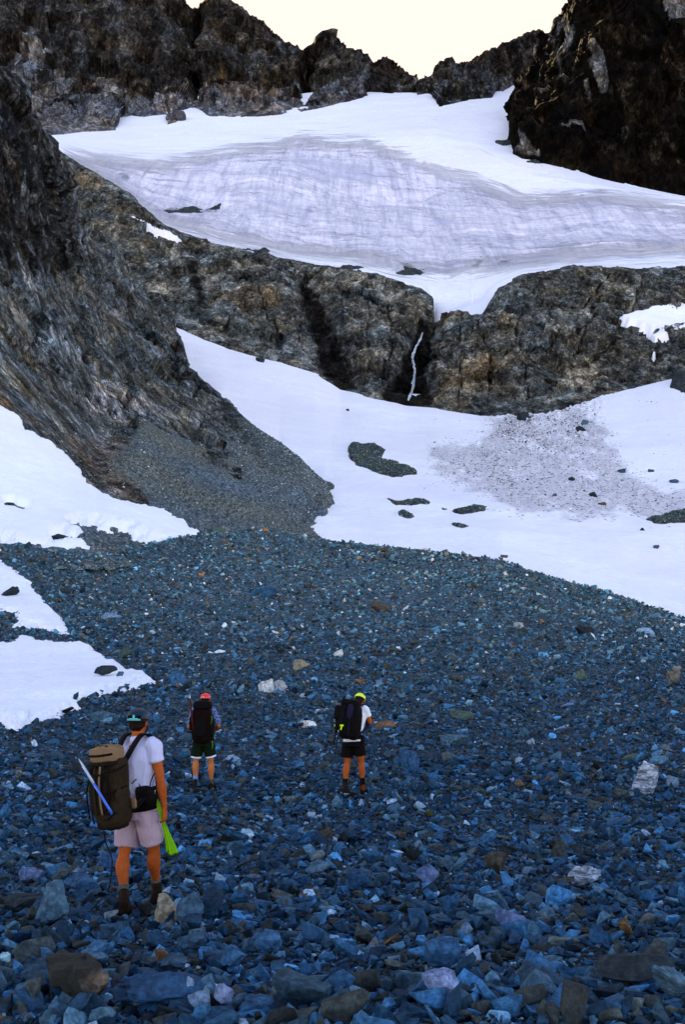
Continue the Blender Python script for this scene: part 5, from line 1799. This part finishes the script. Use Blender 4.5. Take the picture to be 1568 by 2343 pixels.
part('hip_belt', [ribbon([ell(R(a), .200, .152, .01 + .03 * math.sin(R(a))) for a in range(-130, 231, 20)], .12, .022, Z)], MT['black'], bp, rt)
part('hip_fin', [superq(pk(.155, .10, -.15), (.012, .085, .05), .5, axes=((pf * .96 + pr * .28).normalized(), (pr * .96 - pf * .28).normalized(), tlt), puff=.1)], MT['tan'], bp, rt)
for z_ in (.16, -.02, -.20):
    part('compression_strap', [ribbon([pk(.15, .06, z_ + .03), pk(.168, -.02, z_ + .01), pk(.14, -.115, z_ - .01), pk(.09, -.150, z_ - .015)], .016, .004, tlt)], MT['blackg'], bp, rt)
    part('buckle', [superq(pk(.155, -.075, z_ + .0), (.008, .014, .012), .4, axes=AX, n=6)], MT['blackg'], bp, rt)
part('mesh_pocket', [superq(pk(-.005, -.148, .07), (.085, .018, .075), .5, axes=AX, n=12, puff=.12, seed=61)], MT['black'], bp, rt)
part('lid_buckle', [superq(pk(x, -.14, .19), (.013, .008, .02), .4, axes=AX, n=6) for x in (-.07, .08)], MT['blackg'], bp, rt)
part('loose_strap', [ribbon([pk(-.05, -.06, -.33), pk(-.02, -.08, -.45), pk(.02, -.05, -.60), pk(-.03, -.03, -.78), pk(-.09, -.02, -.90)], .012, .003, pr)], MT['blackg'], bp, rt)
part('compression_strap', [ribbon([pk(-.165, -.07, .12), pk(-.2, -.1, -.02), pk(-.19, -.09, -.26)], .014, .004, pf)], MT['blackg'], bp, rt)

# --- ice axe strapped on the outside
ax0, ax1 = Vector(W(183, 1742, d0 - .44)), Vector(W(257, 1864, d0 - .52))
ia = empty('ice_axe', ax1, 'ice axe with silver top and blue lower shaft strapped across the brown backpack', 'ice axe')
dv_ = (ax0 - ax1).normalized()
mid = ax1 + (ax0 - ax1) * .58
part('shaft', [limb([ax1, mid], [(.0135, .0105)] * 2, up=fN, n=3, rnd=False)], MT['blue'], ia, ax1)
part('shaft_top', [limb([mid, ax0 - dv_ * .05], [(.0135, .0105)] * 2, up=fN, n=3, rnd=False)], MT['steel'], ia, ax1)
part('spike', [limb([ax0 - dv_ * .05, ax0 - dv_ * .02, ax0 + dv_ * .03], [(.012, .010), (.008, .008), (.0015, .0015)], up=fN, n=3, rnd=False)], MT['steel'], ia, ax1)
side_ = dv_.cross(fN).normalized()
part('head', [limb([ax1 - side_ * .05 - dv_ * .0, ax1, ax1 + side_ * .07 - dv_ * .004, ax1 + side_ * .13 + dv_ * .02], [(.022, .003), (.010, .009), (.010, .005), (.003, .002)], up=fN, n=4, seg=8)], MT['blackg'], ia, ax1)

# --- black hip bag on the right hip
hbc = Vector(W(332, 1818, d0 - .16))
hb = empty('hip_bag', hbc - Z * .09, 'black pouch slung at the back of the nearest hiker waist', 'bag')
part('bag_body', [superq(hbc - Z * .01, (.105, .050, .085), .75, axes=(rN, fN, Z), n=16, puff=.08, seed=31)], MT['black'], hb, hb.location.copy(), voxel=.008, smooth=1, wr=.004)
part('bag_flap', [superq(hbc - fN * .03 + Z * .03, (.092, .026, .045), .7, axes=(rN, fN, Z), n=14)], MT['blackg'], hb, hb.location.copy())
part('bag_strap', [ribbon([hbc + rN * .055 + Z * .075, hbc + rN * .07 + Z * .13 - fN * .0, shR - Z * .22 + rN * .045 - fN * .02, shR - Z * .12 + rN * .05 + fN * .06], .012, .003, fN),
                   ribbon([hbc - rN * .065 + Z * .07, hbc - rN * .10 + Z * .13 - fN * .01, pk(.17, .10, .02)], .012, .003, fN)], MT['blackg'], hb, hb.location.copy())

# --- lime green cloth held in the right hand
gp = [W(349, 1803, d0 - .02), W(356, 1826, d0 - .05), W(365, 1853, d0 - .075), W(371, 1876, d0 - .075), W(377, 1896, d0 - .03), W(386, 1925, d0), W(393, 1952, d0 + .02)]
rads = [.007, .011, .016, .012, .019, .030, .044]
q_ = catmull([list(a) + [b] for a, b in zip(gp, rads)], 6)
V, Fs = [], []
sg = 56
for i, a in enumerate(q_):
    for k in range(sg):
        an = 2 * math.pi * k / sg
        rr_ = a[3] * (1 + .32 * math.sin(an * 7 + i * .05) + .12 * math.sin(an * 3 + 1))
        drop = (.02 * math.sin(an * 2 + .7) + .012 * math.sin(an * 5)) * (i / len(q_)) ** 6
        V.append(Vector((a[0] + math.cos(an) * rr_, a[1] + math.sin(an) * rr_ * .55, a[2] + drop)))
for i in range(len(q_) - 1):
    for k in range(sg):
        k2 = (k + 1) % sg
        Fs.append((i * sg + k, i * sg + k2, (i + 1) * sg + k2, (i + 1) * sg + k))
c0 = len(V); V.append(Vector(q_[0][:3])); c1 = len(V); V.append(Vector(q_[-1][:3]) + Z * .03)
for k in range(sg):
    k2 = (k + 1) % sg
    Fs.append((c0, k2, k)); Fs.append((c1, (len(q_) - 1) * sg + k, (len(q_) - 1) * sg + k2))
cl = part('green_cloth', [(V, Fs)], MT['lime'], None, Vector(W(372, 1876, d0 - .07)))
cl.location = W(372, 1876, d0 - .07)
tag(cl, 'folded lime green cloth hanging from the nearest hiker right hand', 'cloth')


# --- hiker with the red helmet
def RX(x): return 393.4 + x * .1303
def RY(y): return 1559.9 + y * .1303
red = dict(footL=(RX(395), RY(1925)), footR=(RX(690), RY(1875)), yaw=R(8), vox=.009, skin=MT['skin3'],
           label='hiker with red helmet and dark green shorts walking away on the scree',
           J=dict(head=(RX(590), RY(320), .05), neck=(RX(565), RY(440), .02), chest=(RX(550), RY(600), 0), waist=(RX(545), RY(880), 0), pelvis=(RX(545), RY(1040), 0),
                  shL=(RX(395), RY(500), .02), shR=(RX(705), RY(500), 0), elL=(RX(300), RY(790), -.02), elR=(RX(815), RY(770), 0), wrL=(RX(370), RY(800), .26), wrR=(RX(760), RY(860), .24),
                  hipL=(RX(455), RY(1080), 0), hipR=(RX(635), RY(1080), 0), knL=(RX(420), RY(1400), .03), knR=(RX(688), RY(1430), .05), anL=(RX(410), RY(1740), -.03), anR=(RX(690), RY(1760), .06),
                  hemL=(RX(428), RY(1300), .02), hemR=(RX(678), RY(1290), .03)),
           toeL=(-.3, .95, 0), toeR=(.3, .95, 0), sleeve=.86, hemr=.112, shirt=MT['plaid'], shortsm=MT['green'], hemband=True,
           sock=dict(L=.19, R=.06), sockm=dict(L=MT['sockb'], R=MT['sockg']), boot=MT['boot2'], helm=MT['red'], swr=.006,
           handL=((.5, .7, .2), (.2, .2, 1), (.8, -.5, 0), .9), handR=((-.5, .7, .2), (-.2, .2, 1), (-.8, -.5, 0), .9))
b2, h2 = hiker(red)
part('sticker', [band(red['hc'], red['hh'], red['A'], .02, .26, R(-112), R(-84), 1.01, 6, .004)], MT['gold'], h2, red['root'])
d0 = red['d0']; fR, rR = red['f'], red['r']
pc = Vector(W(RX(530), RY(690), d0 - .30)); AX = (rR, fR, Z)
def pk(x, y, z): return pc + rR * x + fR * y + Z * z
bp = empty('backpack', pk(0, 0, -.42), 'tall dark maroon backpack worn by the hiker with the red helmet', 'backpack')
rt = bp.location.copy()
part('pack_body', [superq(pk(0, 0, -.06), (.185, .13, .36), .5, axes=AX, n=20, puff=.10, seed=41)], MT['maroon'], bp, rt, voxel=.012, smooth=2, wr=.010, wsc=11)
part('lid', [superq(pk(.01, -.01, .295), (.170, .14, .085), .55, axes=AX, n=18, puff=.1, seed=42)], MT['black'], bp, rt, voxel=.012, smooth=1, wr=.008)
part('side_pocket', [superq(pk(-.19, 0, -.04), (.05, .09, .14), .5, axes=AX, puff=.1, seed=43)], MT['black'], bp, rt)
part('side_pocket', [superq(pk(.19, 0, -.12), (.045, .09, .16), .5, axes=AX, puff=.1, seed=44)], MT['black'], bp, rt)
part('front_pocket', [superq(pk(0, -.13, -.12), (.12, .045, .17), .5, axes=AX, puff=.1, seed=45)], MT['black'], bp, rt)
part('lime_loop', [ribbon([pk(.20, -.06, .10), pk(.205, -.07, .02), pk(.19, -.08, -.06)], .02, .004, fR), ribbon([pk(.20, -.02, -.36), pk(.215, -.02, -.44), pk(.2, 0, -.52)], .014, .004, fR)], MT['lime'], bp, rt)
for sd, ss in ((-1, red['P']['shL']), (1, red['P']['shR'])):
    s0 = ss + (red['P']['neck'] - ss) * .5
    part('shoulder_strap', [ribbon([pk(.07 * sd, .12, .2), s0 + Z * .08, s0 + fR * .10 + Z * .03, s0 + fR * .13 - Z * .12, ss + fR * .11 - Z * .32, pk(.17 * sd, .10, -.3)], .06, .014, rR)], MT['blackg'], bp, rt)
    part('dangling_strap', [ribbon([pk(.2 * sd, .05, -.32), pk(.235 * sd, .05, -.42), pk(.225 * sd, .05, -.62)], .013, .003, fR)], MT['blackg'], bp, rt)
wa = red['P']['pelvis'] + Z * .06
part('hip_belt', [ribbon([wa + rR * math.cos(R(a)) * .198 + fR * math.sin(R(a)) * .15 for a in range(-100, 281, 20)], .09, .025, Z)], MT['black'], bp, rt)
a0, a1 = Vector(W(RX(312), RY(235), d0 - .42)), Vector(W(RX(372), RY(880), d0 - .42))
ia = empty('ice_axe', a1, 'long red brown ice axe standing upright at the left side of the maroon backpack', 'ice axe')
dv_ = (a0 - a1).normalized(); side_ = dv_.cross(fR).normalized()
part('shaft', [limb([a1 + dv_ * .02, a0 - dv_ * .06], [(.017, .012)] * 2, up=fR, n=3, rnd=False)], MT['wood'], ia, a1)
part('spike', [limb([a0 - dv_ * .07, a0 - dv_ * .03, a0 + dv_ * .02], [(.015, .012), (.011, .01), (.003, .003)], up=fR, n=3, rnd=False)], MT['steel'], ia, a1)
part('head', [limb([a1 - side_ * .06, a1, a1 + side_ * .08, a1 + side_ * .14 + dv_ * .03], [(.022, .004), (.012, .01), (.011, .005), (.003, .002)], up=fR, n=4, seg=8)], MT['blackg'], ia, a1)


# --- hiker with the yellow helmet
def QX(x): return 732.5 + x * .1303
yel = dict(footL=(QX(470), RY(2030)), footR=(QX(755), RY(1975)), yaw=R(24), vox=.009, skin=MT['skin'],
           label='hiker with lime yellow helmet and black shorts, head bowed, on the scree',
           J=dict(head=(QX(700), RY(330), .06), neck=(QX(668), RY(455), .02), chest=(QX(650), RY(600), 0), waist=(QX(610), RY(860), 0), pelvis=(QX(580), RY(1050), 0),
                  shL=(QX(530), RY(500), .10), shR=(QX(800), RY(490), -.03), elL=(QX(480), RY(760), .12), elR=(QX(880), RY(712), .0), wrL=(QX(600), RY(740), .34), wrR=(QX(830), RY(640), .28),
                  hipL=(QX(490), RY(1090), .05), hipR=(QX(680), RY(1090), -.02), knL=(QX(478), RY(1440), .06), knR=(QX(730), RY(1420), .08), anL=(QX(440), RY(1800), -.05), anR=(QX(752), RY(1780), .08),
                  hemL=(QX(465), RY(1320), .06), hemR=(QX(705), RY(1265), .04)),
           toeL=(.75, .66, 0), toeR=(.45, .9, 0), sleeve=.55, hemr=.115, shirt=MT['tee2'], shortsm=MT['black'], swr=.006, nod=.45,
           sock=dict(L=.10, R=.10), sockm=dict(L=MT['sockd'], R=MT['sockd']), boot=MT['boot'], helm=MT['yellow'], hairlen=.085,
           handL=((.5, .7, .1), (-.2, .2, 1), (.6, -.6, 0), .9), handR=((-.5, .8, .2), (-.3, .2, 1), (-.8, -.5, 0), .9))
b3, h3 = hiker(yel)
part('helmet_front', [band(yel['hc'], yel['hh'], yel['A'], .90, .99, R(0), R(359), 1.005, 20, .003)], MT['tee2'], h3, yel['root'])
d0 = yel['d0']; fY, rY = yel['f'], yel['r']
pc = Vector(W(QX(515), RY(665), d0 - .30))
tlt = (Z + rY * .10 + fY * .04).normalized()
pr = (rY - tlt * rY.dot(tlt)).normalized(); pf = tlt.cross(pr).normalized()
if pf.dot(fY) < 0: pf = -pf
AX = (pr, pf, tlt)
def pk(x, y, z): return pc + pr * x + pf * y + tlt * z
bp = empty('backpack', pk(0, 0, -.34), 'wide black backpack with lime tags worn by the hiker in the yellow helmet', 'backpack')
rt = bp.location.copy()
part('pack_body', [superq(pk(.02, 0, -.02), (.19, .14, .32), .5, axes=AX, n=20, puff=.10, seed=51)], MT['black'], bp, rt, voxel=.012, smooth=2, wr=.010, wsc=11)
part('side_bag', [superq(pk(-.20, -.02, .09), (.085, .10, .14), .7, axes=AX, n=16, puff=.12, seed=52), superq(pk(-.17, -.02, -.12), (.07, .09, .14), .6, axes=AX, n=16, puff=.1, seed=53)], MT['black'], bp, rt, voxel=.012, smooth=1, wr=.008)
part('lid', [superq(pk(.0, -.01, .30), (.16, .13, .06), .55, axes=AX, n=16, puff=.1, seed=54)], MT['black'], bp, rt, voxel=.012, smooth=1, wr=.008)
part('navy_panel', [superq(pk(.06, -.135, .16), (.055, .018, .13), .5, axes=AX, puff=.06, seed=55)], MT['navy'], bp, rt)
part('lime_tag', [ribbon([pk(-.115, -.165, -.115), pk(-.03, -.165, -.105)], .03, .006, tlt), ribbon([pk(-.06, -.168, -.11), pk(-.075, -.168, -.19)], .03, .006, pr)], MT['limeb'], bp, rt)
part('lime_tag', [ribbon([pk(-.262, -.04, -.12), pk(-.225, -.08, -.165)], .03, .006, tlt)], MT['limeb'], bp, rt)
for x in (-.06, .09):
    part('pack_strap', [ribbon([pk(x, -.14, .26), pk(x - .01, -.165, .05), pk(x - .02, -.15, -.26)], .014, .004, pr)], MT['navy'], bp, rt)
part('dangling_strap', [ribbon([pk(-.235, -.02, -.2), pk(-.24, -.02, -.34), pk(-.245, -.02, -.47)], .03, .004, pr)], MT['blackg'], bp, rt)
part('dangling_strap', [ribbon([pk(-.17, -.02, -.3), pk(-.185, -.02, -.45), pk(-.195, -.02, -.64)], .022, .004, pr)], MT['navy'], bp, rt)
for sd, ss in ((-1, yel['P']['shL']), (1, yel['P']['shR'])):
    s0 = ss + (yel['P']['neck'] - ss) * .5
    part('shoulder_strap', [ribbon([pk(.07 * sd, .12, .18), s0 + Z * .08, s0 + fY * .10 + Z * .03, s0 + fY * .13 - Z * .12, ss + fY * .11 - Z * .30, pk(.17 * sd, .10, -.26)], .055, .014, rY)], MT['navy'], bp, rt)
wa = yel['P']['pelvis'] + Z * .01
part('waist_cloth', [ribbon([wa + rY * math.cos(R(a)) * .186 + fY * math.sin(R(a)) * .142 + Z * (.02 + .012 * math.cos(R(a))) for a in range(-170, 11, 20)], .05, .012, Z)], MT['tee2'], b3, yel['root']).location = (0, 0, 0)
wa = yel['P']['pelvis'] + Z * .08
part('hip_belt', [ribbon([wa + rY * math.cos(R(a)) * .196 + fY * math.sin(R(a)) * .15 for a in range(-100, 281, 20)], .055, .02, Z)], MT['black'], bp, rt)
part('hip_pocket', [superq(yel['P']['pelvis'] + rY * .185 + Z * .05, (.035, .06, .07), .5, axes=(rY, fY, Z))], MT['black'], bp, rt)
a0, a1 = Vector(W(QX(428), RY(250), d0 - .38)), Vector(W(QX(325), RY(850), d0 - .46))
pl = empty('trekking_pole', a1, 'thin dark pole strapped upright to the black backpack', 'pole')
dv_ = (a0 - a1).normalized()
part('pole_shaft', [limb([a1, a0 - dv_ * .12], [.007, .008], up=fY, n=3, rnd=False)], MT['blackg'], pl, a1)
part('grip', [limb([a0 - dv_ * .12, a0 - dv_ * .06, a0], [.013, .015, .012], up=fY, n=3)], MT['black'], pl, a1)
part('tip', [limb([a1, a1 - dv_ * .05], [.006, .002], up=fY, n=2, rnd=False)], MT['steel'], pl, a1)
# ------------------------------------------------------------------ light
SUN_EL, SUN_AZ = R(33), R(-20)
world = bpy.data.worlds.new('World')
SC.world = world
world.use_nodes = True
wt = world.node_tree
bg = wt.nodes['Background']
sky = wt.nodes.new('ShaderNodeTexSky')
sky.sky_type = 'NISHITA'
sky.sun_disc = False
sky.sun_elevation = SUN_EL
sky.sun_rotation = SUN_AZ
sky.altitude = 2000
sky.air_density = 1.0
sky.dust_density = 1.0
sky.ozone_density = 1.0
STR = .15
EXPO = 2.03
kk = 1 / (STR * 2 ** EXPO)


def vnode(op, a, b):
    n = wt.nodes.new('ShaderNodeVectorMath')
    n.operation = op
    for i, v in enumerate((a, b)):
        if isinstance(v, bpy.types.NodeSocket): wt.links.new(v, n.inputs[i])
        else: n.inputs[i].default_value = v
    return n


tint = vnode('MULTIPLY', sky.outputs[0], (1.20, 1.0, .91)).outputs[0]
# the hazy glare round the hidden sun is cream, not blue
cap = vnode('MINIMUM', tint, (1.3 * kk, 1.03 * kk, .90 * kk)).outputs[0]
tc = wt.nodes.new('ShaderNodeTexCoord').outputs['Generated']
sd = (math.sin(SUN_AZ) * math.cos(SUN_EL), math.cos(SUN_AZ) * math.cos(SUN_EL), math.sin(SUN_EL))
dt = vnode('DOT_PRODUCT', tc, sd).outputs['Value']
mr = wt.nodes.new('ShaderNodeMapRange')
mr.interpolation_type = 'SMOOTHSTEP'
mr.inputs['From Min'].default_value = .60
mr.inputs['From Max'].default_value = .80
wt.links.new(dt, mr.inputs['Value'])
mx = wt.nodes.new('ShaderNodeMix')
mx.data_type = 'RGBA'
wt.links.new(mr.outputs[0], mx.inputs[0])
wt.links.new(tint, mx.inputs[6])
wt.links.new(cap, mx.inputs[7])
wt.links.new(mx.outputs[2], bg.inputs[0])
bg.inputs[1].default_value = STR
sun = bpy.data.lights.new('sun', 'SUN')
sun.energy = 5
sun.angle = R(.5)
sun.color = (1, .74, .36)
so = bpy.data.objects.new('sun', sun)
COL.objects.link(so)
dv = Vector((math.sin(SUN_AZ) * math.cos(SUN_EL), math.cos(SUN_AZ) * math.cos(SUN_EL), math.sin(SUN_EL)))
so.rotation_euler = dv.to_track_quat('Z', 'Y').to_euler()
so.location = (0, -20, 60)
SC.view_settings.view_transform = 'Standard'
SC.view_settings.look = 'None'
SC.view_settings.gamma = 1
SC.view_settings.exposure = EXPO
